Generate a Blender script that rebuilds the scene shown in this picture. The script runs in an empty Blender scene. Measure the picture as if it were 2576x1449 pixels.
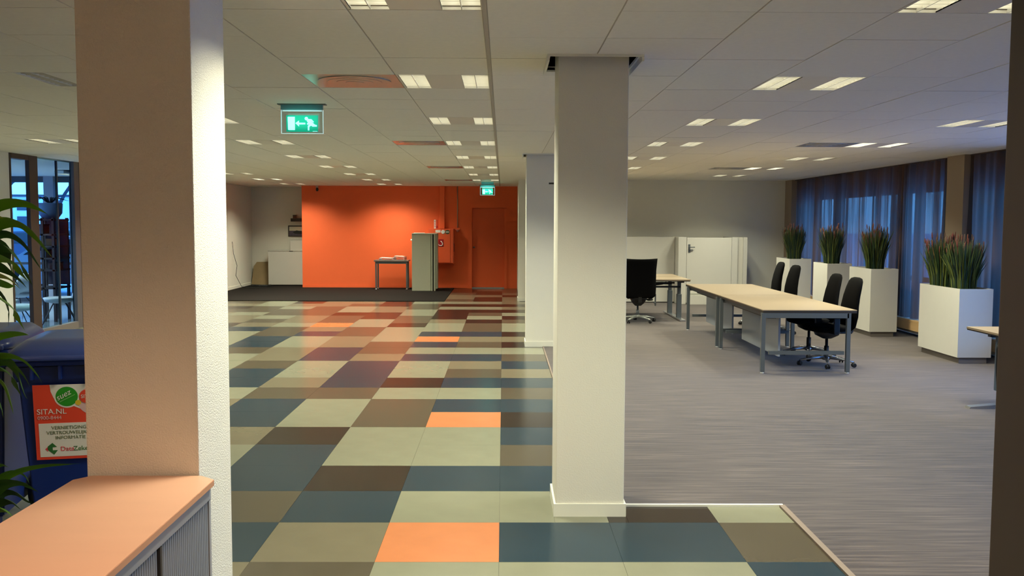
import bpy, bmesh, math, random
from mathutils import Vector, Matrix
random.seed(7)
PI = math.pi
S = bpy.context.scene
COL = S.collection

# ------------------------------------------------------------------ camera
EYE = 1.697
F_PX, PITCH, YAW, ROLL = 2349.0, 0.0698, 0.0098, 0.0039

def cam_axis(u, w, v):
    c, s = math.cos(ROLL), math.sin(ROLL); u, v = c*u - s*v, s*u + c*v
    d = [u, w, v]
    c, s = math.cos(-PITCH), math.sin(-PITCH); d = [d[0], c*d[1] - s*d[2], s*d[1] + c*d[2]]
    c, s = math.cos(YAW), math.sin(YAW)
    return Vector((c*d[0] + s*d[1], -s*d[0] + c*d[1], d[2]))
cam = bpy.data.objects.new('camera', bpy.data.cameras.new('camera'))
COL.objects.link(cam)
r, f, u = cam_axis(1, 0, 0), cam_axis(0, 1, 0), cam_axis(0, 0, 1)
M = Matrix(((r.x, u.x, -f.x, 0), (r.y, u.y, -f.y, 0), (r.z, u.z, -f.z, EYE), (0, 0, 0, 1)))
cam.matrix_world = M
cam.data.sensor_width = 36.0
cam.data.lens = F_PX / 2576.0 * 36.0
cam.data.clip_start = 0.05
cam.data.clip_end = 400
S.camera = cam
S.view_settings.view_transform = 'Standard'
S.view_settings.look = 'None'
S.view_settings.gamma = 1
S.view_settings.exposure = 0.0
S.view_settings.use_curve_mapping = False

# ------------------------------------------------------------------ world
SKY_STRENGTH = 6.5
W = bpy.data.worlds.new('dusk_sky'); S.world = W; W.use_nodes = True
wn, wl = W.node_tree.nodes, W.node_tree.links
wn.clear()
out = wn.new('ShaderNodeOutputWorld'); bg = wn.new('ShaderNodeBackground')
tc = wn.new('ShaderNodeTexCoord'); sep = wn.new('ShaderNodeSeparateXYZ'); rp = wn.new('ShaderNodeValToRGB')
wl.new(tc.outputs['Generated'], sep.inputs[0]); wl.new(sep.outputs['Z'], rp.inputs[0])
rp.color_ramp.elements[0].position = 0.0; rp.color_ramp.elements[0].color = (.11, .35, .78, 1)
rp.color_ramp.elements[1].position = 0.6; rp.color_ramp.elements[1].color = (.06, .19, .66, 1)
wl.new(rp.outputs[0], bg.inputs[0]); bg.inputs[1].default_value = SKY_STRENGTH
wl.new(bg.outputs[0], out.inputs[0])

# lamp light settings (used by the ceiling light builder)
LAMP_COLOR = (1.0, 1.0, 0.77)
LAMP_WATT = 23.5
LAMP_SPREAD = math.radians(130)
TUBE_GLOW = 2.6

# ------------------------------------------------------------------ materials
def lin(c):
    return tuple((v/255/12.92) if v/255 <= .04045 else ((v/255+.055)/1.055)**2.4 for v in c) + (1,)
MATS = {}
def mat(name, rgb, rough=.6, metal=0.0, noise=0.0, nscale=(8, 8, 8), bump=0.0, bscale=60, emit=None, estr=0.0, spec=.5, detail=4):
    if name in MATS: return MATS[name]
    m = bpy.data.materials.new(name); m.use_nodes = True
    n, l = m.node_tree.nodes, m.node_tree.links
    b = n['Principled BSDF']
    c = lin(rgb)
    b.inputs['Base Color'].default_value = c
    b.inputs['Roughness'].default_value = rough
    b.inputs['Metallic'].default_value = metal
    b.inputs['Specular IOR Level'].default_value = spec
    t = n.new('ShaderNodeTexCoord')
    mp = n.new('ShaderNodeMapping'); mp.inputs['Scale'].default_value = nscale
    l.new(t.outputs['Object'], mp.inputs[0])
    nz = n.new('ShaderNodeTexNoise'); nz.inputs['Scale'].default_value = 1.0; nz.inputs['Detail'].default_value = detail
    l.new(mp.outputs[0], nz.inputs[0])
    a = max(noise, .02)
    mr = n.new('ShaderNodeMapRange'); mr.inputs['To Min'].default_value = 1-a; mr.inputs['To Max'].default_value = 1+a
    l.new(nz.outputs[0], mr.inputs[0])
    mx = n.new('ShaderNodeVectorMath'); mx.operation = 'SCALE'; mx.inputs[0].default_value = c[:3]
    l.new(mr.outputs[0], mx.inputs['Scale'])
    l.new(mx.outputs[0], b.inputs['Base Color'])
    if bump:
        nb = n.new('ShaderNodeTexNoise'); nb.inputs['Scale'].default_value = bscale; nb.inputs['Detail'].default_value = 2
        l.new(t.outputs['Object'], nb.inputs[0])
        bp = n.new('ShaderNodeBump'); bp.inputs['Strength'].default_value = bump; bp.inputs['Distance'].default_value = .01
        l.new(nb.outputs[0], bp.inputs['Height']); l.new(bp.outputs[0], b.inputs['Normal'])
    if emit:
        b.inputs['Emission Color'].default_value = lin(emit); b.inputs['Emission Strength'].default_value = estr
    MATS[name] = m
    return m
def glass(name, tint=(1, 1, 1), refl=1.0):
    if name in MATS: return MATS[name]
    m = bpy.data.materials.new(name); m.use_nodes = True
    n, l = m.node_tree.nodes, m.node_tree.links; n.clear()
    o = n.new('ShaderNodeOutputMaterial'); mx = n.new('ShaderNodeMixShader'); fr = n.new('ShaderNodeLayerWeight')
    tr = n.new('ShaderNodeBsdfTransparent'); gl = n.new('ShaderNodeBsdfGlossy')
    pw = n.new('ShaderNodeMath'); pw.operation = 'POWER'; pw.inputs[1].default_value = 5
    mu = n.new('ShaderNodeMath'); mu.operation = 'MULTIPLY_ADD'; mu.inputs[1].default_value = .94*refl; mu.inputs[2].default_value = .045*refl
    tr.inputs[0].default_value = (*tint, 1); gl.inputs['Roughness'].default_value = .01
    l.new(fr.outputs['Facing'], pw.inputs[0]); l.new(pw.outputs[0], mu.inputs[0]); l.new(mu.outputs[0], mx.inputs[0])
    l.new(tr.outputs[0], mx.inputs[1]); l.new(gl.outputs[0], mx.inputs[2]); l.new(mx.outputs[0], o.inputs[0])
    MATS[name] = m
    return m
def fabric(name, rgb, see):
    m = bpy.data.materials.new(name); m.use_nodes = True
    n, l = m.node_tree.nodes, m.node_tree.links; n.clear()
    o = n.new('ShaderNodeOutputMaterial'); m1 = n.new('ShaderNodeMixShader'); m2 = n.new('ShaderNodeMixShader')
    d = n.new('ShaderNodeBsdfDiffuse'); t = n.new('ShaderNodeBsdfTranslucent'); p = n.new('ShaderNodeBsdfTransparent')
    w = n.new('ShaderNodeTexNoise'); w.inputs['Scale'].default_value = 9
    tcn = n.new('ShaderNodeTexCoord'); mp = n.new('ShaderNodeMapping'); mp.inputs['Scale'].default_value = (.3, .8, .05)
    l.new(tcn.outputs['Object'], mp.inputs[0]); l.new(mp.outputs[0], w.inputs[0])
    mr = n.new('ShaderNodeMapRange'); mr.inputs['From Min'].default_value = .35; mr.inputs['From Max'].default_value = .65; mr.inputs['To Min'].default_value = see*.15; mr.inputs['To Max'].default_value = see*1.9
    l.new(w.outputs[0], mr.inputs[0]); l.new(mr.outputs[0], m2.inputs[0])
    d.inputs[0].default_value = lin(rgb); t.inputs[0].default_value = lin((128, 140, 132))
    w2 = n.new('ShaderNodeTexNoise'); w2.inputs['Scale'].default_value = 1; w2.inputs['Detail'].default_value = 3
    mp2 = n.new('ShaderNodeMapping'); mp2.inputs['Scale'].default_value = (.5, 3.2, .06)
    l.new(tcn.outputs['Object'], mp2.inputs[0]); l.new(mp2.outputs[0], w2.inputs[0])
    m3 = n.new('ShaderNodeMapRange'); m3.inputs['From Min'].default_value = .38; m3.inputs['From Max'].default_value = .62
    m3.inputs['To Min'].default_value = .06; m3.inputs['To Max'].default_value = .46
    l.new(w2.outputs[0], m3.inputs[0]); l.new(m3.outputs[0], m1.inputs[0])
    l.new(d.outputs[0], m1.inputs[1]); l.new(t.outputs[0], m1.inputs[2])
    l.new(m1.outputs[0], m2.inputs[1]); l.new(p.outputs[0], m2.inputs[2]); l.new(m2.outputs[0], o.inputs[0])
    MATS[name] = m
    return m

wall_m = mat('wall_paint', (222, 218, 205), .85, bump=.12, bscale=120)
orange_m = mat('orange_paint', (234, 98, 46), .7, bump=.08, bscale=120)
ceil_m = mat('ceiling_tile', (236, 231, 218), .9, noise=.05, nscale=(30, 30, 30), bump=.1, bscale=200)
grid_m = mat('ceiling_grid', (182, 172, 156), .6)
void_m = mat('plenum_dark', (30, 27, 24), .95)
metalpanel_m = mat('painted_metal_panel', (176, 170, 160), .22, metal=.25)
lightpanel_m = mat('light_centre_panel', (226, 218, 205), .42)
white_m = mat('white_lacquer', (196, 192, 182), .3)
trimw_m = mat('white_trim', (228, 226, 212), .4)
beech_m = mat('beech_laminate', (202, 155, 128), .38, noise=.06, nscale=(3, 12, 3), detail=6)
tambour_m = mat('tambour_grey', (142, 146, 152), .4)
desk_m = mat('desk_top_laminate', (152, 134, 110), .3, noise=.03, nscale=(4, 20, 4))
edge_m = mat('dark_edge', (40, 34, 30), .5)
steel_m = mat('grey_steel', (92, 98, 102), .42, metal=.3)
alu_m = mat('polished_aluminium', (190, 192, 196), .25, metal=.9)
black_m = mat('black_fabric', (8, 7, 7), .95, spec=.08, noise=.2, nscale=(40, 40, 40), bump=.2, bscale=300)
blackp_m = mat('black_plastic', (18, 18, 19), .45)
chrome_m = mat('chrome', (200, 200, 200), .15, metal=1)
cabinet_m = mat('grey_cabinet', (178, 178, 156), .45)
brown_m = mat('dark_brown_frame', (54, 42, 36), .55, noise=.1, nscale=(4, 4, 30))
board_m = mat('brown_hardboard', (150, 128, 92), .8, noise=.08)
runner_m = mat('black_runner', (27, 23, 21), .95, spec=.1, noise=.15, nscale=(60, 60, 60), bump=.3, bscale=300)

# ------------------------------------------------------------------ mesh helpers
class MB:
    """collects shapes and links them as ONE mesh object"""
    def __init__(s): s.bm = bmesh.new()
    def box(s, x0, x1, y0, y1, z0, z1, bev=0, rot=None, at=None, mi=0):
        tb = bmesh.new()
        vs = [tb.verts.new((x, y, z)) for x in (x0, x1) for y in (y0, y1) for z in (z0, z1)]
        for q in ((0, 1, 3, 2), (4, 6, 7, 5), (0, 4, 5, 1), (2, 3, 7, 6), (0, 2, 6, 4), (1, 5, 7, 3)):
            tb.faces.new([vs[i] for i in q])
        if bev: bmesh.ops.bevel(tb, geom=tb.edges[:], offset=bev, segments=2, affect='EDGES', profile=.6)
        s._merge(tb, rot, at, mi); return s
    def _merge(s, tb, rot=None, at=None, mi=0):
        Mx = Matrix.Identity(4)
        if rot is not None: Mx = rot.to_4x4()
        if at is not None: Mx = Matrix.Translation(at) @ Mx
        mp = {}
        for v in tb.verts: mp[v] = s.bm.verts.new(Mx @ v.co)
        for f_ in tb.faces:
            try:
                g = s.bm.faces.new([mp[v] for v in f_.verts]); g.material_index = mi; g.smooth = f_.smooth
            except ValueError: pass
        tb.free()
    def prism(s, poly, a0, a1, axis='z', mi=0):
        """poly: 2D points; extruded along axis from a0 to a1. axis y -> poly in (x,z); x -> (y,z)"""
        def P(p, a):
            return {'z': (p[0], p[1], a), 'y': (p[0], a, p[1]), 'x': (a, p[0], p[1])}[axis]
        A = [s.bm.verts.new(P(p, a0)) for p in poly]; B = [s.bm.verts.new(P(p, a1)) for p in poly]
        s.bm.faces.new(A); s.bm.faces.new(B[::-1])
        k = len(poly)
        for i in range(k): s.bm.faces.new((A[i], B[i], B[(i+1) % k], A[(i+1) % k]))
        return s
    def tube(s, pts, rad, seg=8, caps=True, smooth=True):
        pts = [Vector(p) for p in pts]
        if not hasattr(rad, '__len__'): rad = [rad]*len(pts)
        rings = []
        up = None
        for i, p in enumerate(pts):
            t = (pts[min(i+1, len(pts)-1)] - pts[max(i-1, 0)]).normalized()
            a = Vector((0, 0, 1)) if abs(t.z) < .9 else Vector((1, 0, 0))
            if up is not None and abs(up.dot(t)) < .95: a = up
            x = t.cross(a).normalized(); y = x.cross(t).normalized(); up = y
            rings.append([s.bm.verts.new(p + (x*math.cos(k*2*PI/seg) + y*math.sin(k*2*PI/seg))*rad[i]) for k in range(seg)])
        for A, B in zip(rings, rings[1:]):
            for k in range(seg):
                f_ = s.bm.faces.new((A[k], A[(k+1) % seg], B[(k+1) % seg], B[k])); f_.smooth = smooth
        if caps:
            s.bm.faces.new(rings[0][::-1]); s.bm.faces.new(rings[-1])
        return s
    def lathe(s, prof, c=(0, 0, 0), seg=16, smooth=True):
        """prof (r,z) from bottom up"""
        rings = []
        for r_, z in prof:
            rings.append([s.bm.verts.new((c[0]+r_*math.cos(k*2*PI/seg), c[1]+r_*math.sin(k*2*PI/seg), c[2]+z)) for k in range(seg)])
        for A, B in zip(rings, rings[1:]):
            for k in range(seg):
                f_ = s.bm.faces.new((A[k], A[(k+1) % seg], B[(k+1) % seg], B[k])); f_.smooth = smooth
        s.bm.faces.new(rings[0][::-1]); s.bm.faces.new(rings[-1])
        return s
    def loft(s, secs, seg=20, power=3.0):
        """secs: (center, halfx_vec, halfy_vec) superellipse rings"""
        rings = []
        for c, a, b in secs:
            c, a, b = Vector(c), Vector(a), Vector(b); ring = []
            for k in range(seg):
                t = k*2*PI/seg; ct, st = math.cos(t), math.sin(t)
                q = (math.copysign(abs(ct)**(2/power), ct), math.copysign(abs(st)**(2/power), st))
                ring.append(s.bm.verts.new(c + a*q[0] + b*q[1]))
            rings.append(ring)
        for A, B in zip(rings, rings[1:]):
            for k in range(seg):
                f_ = s.bm.faces.new((A[k], A[(k+1) % seg], B[(k+1) % seg], B[k])); f_.smooth = True
        s.bm.faces.new(rings[0][::-1]); s.bm.faces.new(rings[-1])
        return s
    def quad(s, *v):
        s.bm.faces.new([s.bm.verts.new(p) for p in v]); return s
    def build(s, name, m, parent=None, kind=None, label=None, cat=None, group=None, recalc=True):
        if recalc: bmesh.ops.recalc_face_normals(s.bm, faces=s.bm.faces[:])
        me = bpy.data.meshes.new(name); s.bm.to_mesh(me); s.bm.free()
        for q in (m if isinstance(m, (list, tuple)) else [m]): me.materials.append(q)
        o = bpy.data.objects.new(name, me); COL.objects.link(o)
        if parent is not None: o.parent = parent
        return tag(o, label, cat, group, kind)
def tag(o, label=None, cat=None, group=None, kind=None):
    if label: o['label'] = label
    if cat: o['category'] = cat
    if group: o['group'] = group
    if kind: o['kind'] = kind
    return o
def root(name, loc=(0, 0, 0), rz=0, label=None, cat=None, group=None, kind=None):
    o = bpy.data.objects.new(name, None); COL.objects.link(o); o.empty_display_size = .1
    o.location = loc; o.rotation_euler = (0, 0, rz)
    return tag(o, label, cat, group, kind)
def copy_tree(o, parent=None):
    c = o.copy(); COL.objects.link(c)
    if parent is not None: c.parent = parent
    for ch in list(KIDS.get(o.name, o.children)): copy_tree(ch, c)
    return c
KIDS = {}
def text(body, size, m, parent, loc, rot=(PI/2, 0, 0), name='lettering', ext=.0004, shear=0, label=None):
    cu = bpy.data.curves.new('t', 'FONT'); cu.body = body; cu.size = size; cu.extrude = ext; cu.shear = shear
    to = bpy.data.objects.new('t', cu); COL.objects.link(to)
    dg = bpy.context.evaluated_depsgraph_get(); dg.update()
    me = bpy.data.meshes.new_from_object(to.evaluated_get(dg))
    bpy.data.objects.remove(to)
    me.materials.clear(); me.materials.append(m)
    o = bpy.data.objects.new(name, me); COL.objects.link(o); o.parent = parent; o.location = loc; o.rotation_euler = rot
    if label: o['label'] = label
    return o
def minus(rect, holes):
    rs = [rect]
    for h in holes:
        nr = []
        for (a, b, c, d) in rs:
            x0, x1, y0, y1 = max(a, h[0]), min(b, h[1]), max(c, h[2]), min(d, h[3])
            if x0 >= x1 or y0 >= y1: nr.append((a, b, c, d)); continue
            if a < x0: nr.append((a, x0, c, d))
            if x1 < b: nr.append((x1, b, c, d))
            if c < y0: nr.append((x0, x1, c, y0))
            if y1 < d: nr.append((x0, x1, y1, d))
        rs = nr
    return [q for q in rs if q[1]-q[0] > .01 and q[3]-q[2] > .01]
def to_px(x, y, z):
    p = cam.matrix_world.inverted() @ Vector((x, y, z))
    if p.z > -.05: return None
    return 1288 - F_PX*p.x/p.z, 724.5 + F_PX*p.y/p.z
def shown_area(x0, x1, y0, y1, z):
    """visible pixel area of a horizontal rectangle (clipped by its corners' box)"""
    ps = [to_px(*c) for c in ((x0, y0, z), (x1, y0, z), (x1, y1, z), (x0, y1, z))]
    if any(p is None for p in ps): return 0
    ax, bx = max(0, min(p[0] for p in ps)), min(2576, max(p[0] for p in ps))
    ay, by = max(0, min(p[1] for p in ps)), min(1449, max(p[1] for p in ps))
    if ax >= bx or ay >= by: return 0
    a = 0
    for i in range(4):
        p, q = ps[i], ps[(i+1) % 4]; a += p[0]*q[1] - q[0]*p[1]
    return abs(a)/2*((bx-ax)*(by-ay))/max(1e-6, (max(p[0] for p in ps)-min(p[0] for p in ps))*(max(p[1] for p in ps)-min(p[1] for p in ps)))

CZ = 2.626          # ceiling height
XL, XR = -6.75, 6.45
YB, YN = 24.1, -2.6     # orange wall, wall behind the camera
YR = 20.3               # far wall of the carpeted office

# ------------------------------------------------------------------ structure: floor
floor = root('floor', label='multicoloured square tile floor laid in a patchwork', kind='structure')
MB().box(-6.9, 1.665, YN, 25.4, -.12, -.006).build('screed', mat('screed', (60, 56, 52), .9), floor)
MB().box(1.665, 6.9, YN, 20.4, -.12, -.006).build('screed', MATS['screed'], floor)
TILE = {'L': (124, 124, 105), 'H': (108, 101, 82), 'M': (76, 69, 56), 'B': (30, 50, 62), 'K': (36, 28, 24), 'O': (188, 116, 74)}
TM = {}
for k_, c_ in TILE.items():
    TM[k_] = mat('linoleum_' + {'L': 'light_grey', 'H': 'sand', 'M': 'olive_brown', 'B': 'slate_blue', 'K': 'dark_brown', 'O': 'apricot'}[k_],
                 c_, .20, noise=.10, nscale=(5, 5, 5), bump=.003, bscale=14, spec=.30, detail=6)
# row n and column c of every square: x = -.0154 + .623 c, y = 4.5745 + .618 n
PAT = {  # n: {c: letter}
 -1: {-4: 'K', -3: 'H', -2: 'M', -1: 'L', 0: 'L', 1: 'L', 2: 'B'},
  0: {-4: 'L', -3: 'B', -2: 'H', -1: 'O', 0: 'B', 1: 'B', 2: 'M'},
  1: {-4: 'H', -3: 'M', -2: 'B', -1: 'L', 0: 'L', 1: 'K', 2: 'L'},
  2: {-3: 'B', -2: 'K', -1: 'B', 0: 'B'},
  3: {-4: 'L', -3: 'B', -2: 'L', -1: 'L', 0: 'M'},
  4: {-4: 'H', -3: 'K', -2: 'L', -1: 'L', 0: 'B'},
  5: {-4: 'B', -3: 'L', -2: 'M', -1: 'O', 0: 'K'},
  6: {-5: 'H', -4: 'B', -3: 'L', -2: 'M', -1: 'B', 0: 'B'},
  7: {-5: 'L', -4: 'M', -3: 'M', -2: 'L', -1: 'L', 0: 'M'},
  8: {-5: 'B', -4: 'H', -3: 'B', -2: 'K', -1: 'B', 0: 'B'},
  9: {-5: 'B', -4: 'L', -3: 'B', -2: 'L', -1: 'M', 0: 'H'},
 10: {-6: 'L', -5: 'M', -4: 'L', -3: 'B', -2: 'L', -1: 'H', 0: 'B'},
 11: {-6: 'L', -5: 'H', -4: 'B', -3: 'H', -2: 'B', -1: 'B', 0: 'M'},
 12: {-6: 'M', -5: 'H', -4: 'B', -3: 'M', -2: 'L', -1: 'L', 0: 'L'},
 13: {-6: 'B', -5: 'L', -4: 'H', -3: 'M', -2: 'B', -1: 'M', 0: 'K'},
 14: {-7: 'L', -6: 'B', -5: 'L', -4: 'H', -3: 'L', -2: 'O', -1: 'H', 0: 'H'},
 15: {-7: 'L', -6: 'M', -5: 'B', -4: 'M', -3: 'L', -2: 'B', -1: 'B', 0: 'K'},
 16: {-7: 'B', -6: 'M', -5: 'H', -4: 'M', -3: 'L', -2: 'L', -1: 'M', 0: 'L'},
 17: {-7: 'H', -6: 'L', -5: 'O', -4: 'L', -3: 'K', -2: 'L', -1: 'M', 0: 'L'},
 18: {-8: 'H', -7: 'M', -6: 'H', -5: 'M', -4: 'L', -3: 'M', -2: 'H', -1: 'K', 0: 'M'},
 19: {-8: 'H', -7: 'L', -6: 'H', -5: 'M', -4: 'K', -3: 'M', -2: 'K', -1: 'L', 0: 'K'},
 20: {-8: 'L', -7: 'M', -6: 'M', -5: 'K', -4: 'K', -3: 'L', -2: 'K', -1: 'M', 0: 'L'},
 21: {-9: 'M', -8: 'M', -7: 'M', -6: 'M', -5: 'L', -4: 'H', -3: 'L', -2: 'K', -1: 'K', 0: 'K'},
 22: {-9: 'K', -8: 'M', -7: 'L', -6: 'M', -5: 'L', -4: 'H', -3: 'M', -2: 'L', -1: 'L', 0: 'H'},
 23: {-9: 'H', -8: 'L', -7: 'H', -6: 'H', -5: 'M', -4: 'K', -3: 'M', -2: 'K', -1: 'K', 0: 'K'},
 24: {-9: 'M', -8: 'L', -7: 'K', -6: 'H', -5: 'H', -4: 'K', -3: 'L', -2: 'L', -1: 'L', 0: 'H'},
 25: {-2: 'M', -1: 'K', 0: 'H'}, 26: {-2: 'H', -1: 'K', 0: 'H'}, 27: {-2: 'H', -1: 'H', 0: 'K'}, 28: {-2: 'M', -1: 'K', 0: 'H'},
 29: {-2: 'K', -1: 'K', 0: 'M'}, 30: {-2: 'K', -1: 'H', 0: 'M'}, 31: {-2: 'K', -1: 'K', 0: 'M'}}
FX0, FDX, FY0, FDY = -.0154, .623, 4.5745, .618
cells = []
for n in range(-12, 32):
    for c in range(-11, 3):
        x0, x1 = FX0+FDX*c, FX0+FDX*(c+1); y0, y1 = FY0+FDY*n, FY0+FDY*(n+1)
        x0, x1, y0, y1 = max(x0, XL), x1, max(y0, YN), min(y1, YB)
        if n >= 25:
            if c < -2: continue
        xr = 1.665 if y0 < 5.4 else .545
        if c == 1 and y0 < 5.4 and y1 > 5.5: pass
        x1 = min(x1, xr)
        if x1-x0 < .03: continue
        if xr == 1.665 and x0 > .6: y1 = min(y1, 5.492)
        if y0 > 20: x1 = min(x1, .36)
        rs = minus((x0, x1, y0, y1), [(.30, .72, 5.30, 5.72), (.30, .72, 12.70, 13.12), (-1.538, -1.116, 3.39, 3.81), (.32, .73, 20.2, 20.62)])
        if not rs: continue
        k_ = PAT.get(n, {}).get(c) or random.choice('LLLHMMBBK')
        cells.append((shown_area(x0, x1, y0, y1, 0), rs, k_))
cells.sort(key=lambda t: -t[0])
unit = {}
def tile_obj(rs, k_):
    if len(rs) == 1:
        w, d = round(rs[0][1]-rs[0][0], 3), round(rs[0][3]-rs[0][2], 3)
        if (w, d, k_) not in unit:
            o = MB().box(.0006, w-.0006, .0006, d-.0006, -.006, 0).build('tile', TM[k_], floor)
            unit[(w, d, k_)] = o.data
        else:
            o = bpy.data.objects.new('tile', unit[(w, d, k_)]); COL.objects.link(o); o.parent = floor
        o.location = (rs[0][0], rs[0][2], random.uniform(-.0003, .0003))
    else:
        b = MB()
        for q in rs: b.box(q[0]+.0006, q[1]-.0006, q[2]+.0006, q[3]-.0006, -.006, 0)
        b.build('tile', TM[k_], floor)
for a, rs, k_ in cells[:290]: tile_obj(rs, k_)
rest = MB(); KEYS = list(TM)
for a, rs, k_ in cells[290:]:
    for q in rs: rest.box(q[0]+.0006, q[1]-.0006, q[2]+.0006, q[3]-.0006, -.006, 0, mi=KEYS.index(k_))
rest.build('tile_field', [TM[k] for k in KEYS], floor, kind='stuff')

# striped office carpet, a step of 6 mm above the tiles, with metal edge strips
cm = bpy.data.materials.new('striped_carpet'); cm.use_nodes = True
n_, l_ = cm.node_tree.nodes, cm.node_tree.links; b_ = n_['Principled BSDF']; b_.inputs['Roughness'].default_value = .95
b_.inputs['Specular IOR Level'].default_value = .2
b_.inputs['Sheen Weight'].default_value = .25
t_ = n_.new('ShaderNodeTexCoord')
def nz(scale, det, loc=(0, 0, 0)):
    mp = n_.new('ShaderNodeMapping'); mp.inputs['Scale'].default_value = scale; mp.inputs['Location'].default_value = loc
    l_.new(t_.outputs['Object'], mp.inputs[0])
    q = n_.new('ShaderNodeTexNoise'); q.inputs['Scale'].default_value = 1; q.inputs['Detail'].default_value = det
    l_.new(mp.outputs[0], q.inputs[0]); return q
fine, mid = nz((3.4, 165, 1), 3), nz((1.4, 42, 1), 4, (3, 7, 0))
ad = n_.new('ShaderNodeMath'); ad.operation = 'ADD'
l_.new(fine.outputs[0], ad.inputs[0]); l_.new(mid.outputs[0], ad.inputs[1])
ra = n_.new('ShaderNodeValToRGB')
for e_, (p, c) in zip((0, 1), ((.74, (48, 39, 35)), (1.26, (98, 86, 79)))):
    ra.color_ramp.elements[e_].position = p/2; ra.color_ramp.elements[e_].color = lin(c)
e2 = ra.color_ramp.elements.new(.5); e2.color = lin((69, 59, 54))
hf = n_.new('ShaderNodeMath'); hf.operation = 'MULTIPLY'; hf.inputs[1].default_value = .5
l_.new(ad.outputs[0], hf.inputs[0]); l_.new(hf.outputs[0], ra.inputs[0]); l_.new(ra.outputs[0], b_.inputs['Base Color'])
bp_ = n_.new('ShaderNodeBump'); bp_.inputs['Strength'].default_value = .4; bp_.inputs['Distance'].default_value = .004
l_.new(fine.outputs[0], bp_.inputs['Height']); l_.new(bp_.outputs[0], b_.inputs['Normal'])
carpet = root('floor_carpet', label='grey brown striped office carpet on the right', kind='structure')
cb = MB()
for q in ((.56, 1.70, 5.515, YR), (1.70, XR, YN, YR)):
    for w_ in minus(q, [(.30, .72, 5.30, 5.72), (.30, .72, 12.70, 13.12)]): cb.box(w_[0], w_[1], w_[2], w_[3], -.006, .008)
cb.build('pile', cm, carpet, kind='stuff')
MB().box(.72, 1.69, 5.494, 5.515, -.004, .012).build('edge_strip', trimw_m, carpet, label='white edge strip')
MB().box(1.667, 1.70, YN, 5.5, -.004, .011).build('edge_strip', mat('taupe_strip', (128, 112, 100), .5), carpet)
MB().box(.546, .562, 5.72, 20.2, -.004, .010).build('edge_strip', MATS['taupe_strip'], carpet)
MB().box(XL, -1.262, 20.025, 25.3, -.006, .012, bev=.004).build('floor_runner', runner_m, kind='structure', label='charcoal carpet strip along the orange wall')

# ------------------------------------------------------------------ structure: walls
def struct(name, b, m, label=None): return b.build(name, m, kind='structure', label=label)
struct('wall_left', MB().box(XL-.2, XL, YN, 12.9, 0, 2.9).box(XL-.2, XL, 15.12, 25.4, 0, 2.9), wall_m)
struct('wall_recess', MB().box(XL-.2, -5.17, 25.2, 25.4, 0, 2.9), wall_m)
struct('wall_back', MB().box(-5.168, -.90, YB, 25.4, 0, 2.9).box(.102, .40, YB, 25.4, 0, 2.9).box(-.90, .102, YB, 25.4, 2.205, 2.9)
       .box(-.90, .102, YB+.12, 25.4, 0, 2.205), orange_m, 'orange painted back wall')
struct('wall_middle', MB().box(.365, .50, 20.6, YB, 0, 2.9), wall_m)
struct('wall_far_right', MB().box(.50, XR+.2, YR, YR+.15, 0, 2.9), wall_m)
struct('wall_behind', MB().box(XL-.2, XR+.2, YN-.15, YN, 0, 2.9), wall_m)
struct('baseboard_back', MB().box(-5.168, -.92, YB-.012, YB, .012, .075), orange_m)
struct('baseboard_left', MB().box(XL, XL+.012, 15.12, 25.2, .012, .08).box(XL, -5.17, 25.188, 25.2, .012, .08), trimw_m)
# orange door, set in a shallow orange frame
d = root('door_1', label='orange door in the orange back wall', kind='structure')
MB().box(-.90, -.80, YB-.02, YB+.12, 0, 2.205).box(.035, .102, YB-.02, YB+.12, 0, 2.205).box(-.80, .035, YB-.02, YB+.12, 2.07, 2.205).build('door_frame', orange_m, d)
lf = MB().box(-.797, .032, YB+.06, YB+.11, .03, 2.067).build('door_leaf', mat('orange_door_paint', (222, 88, 34), .55), d)
hb = MB(); hb.lathe([(.024, 0), (.024, .006), (.01, .01), (.01, .04)], seg=12)
h_ = hb.build('door_handle', steel_m, lf); h_.location = (-.75, YB+.06, 1.06); h_.rotation_euler = (PI/2, 0, 0)
MB().box(-.797, .032, YB-.03, YB+.1, 0, .028).build('threshold', alu_m, d)
# painted duct above the hose cabinet
struct('trim_duct', MB().box(-1.625, -1.50, YB-.10, YB, 1.54, CZ, bev=.006), orange_m, 'orange boxed duct above the hose cabinet')

# pillars
def pillar(name, x0, x1, y0, y1, label, m=wall_m, base=True, sk=.012):
    p = root(name, ((x0+x1)/2, (y0+y1)/2, 0), label=label, kind='structure')
    w, d_ = (x1-x0)/2, (y1-y0)/2
    MB().box(-w, w, -d_, d_, -.01, 2.89, bev=.006).build('shaft', m, p)
    if base:
        bb = MB()
        bb.box(-w-sk, w+sk, -d_-sk, -d_, 0, .075).box(-w-sk, w+sk, d_, d_+sk, 0, .075)
        bb.box(-w-sk, -w, -d_, d_, 0, .075).box(w, w+sk, -d_, d_, 0, .075)
        bb.build('baseboard', trimw_m, p)
    return p
render_m = mat('textured_render', (224, 218, 204), .85, bump=.45, bscale=160)
pillar('column', .31, .705, 5.31, 5.71, 'cream square column standing between tiles and carpet, nearest of the row')
pillar('column', .315, .71, 12.71, 13.11, 'square column behind the cream one, at the tile and carpet edge')
pillar('column', .33, .72, 20.2, 20.6, 'farthest column of the row, ending the white dividing wall')
pillar('column', -1.53, -1.118, 3.40, 3.80, 'big rough rendered column rising behind the wooden cabinet top', render_m, base=True)
MB().tube([(.30, 5.55, 1.93), (.27, 5.55, 1.93)], .006, 6).build('hook', blackp_m, label='tiny dark hook on the left face of the cream column', cat='hook')
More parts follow.
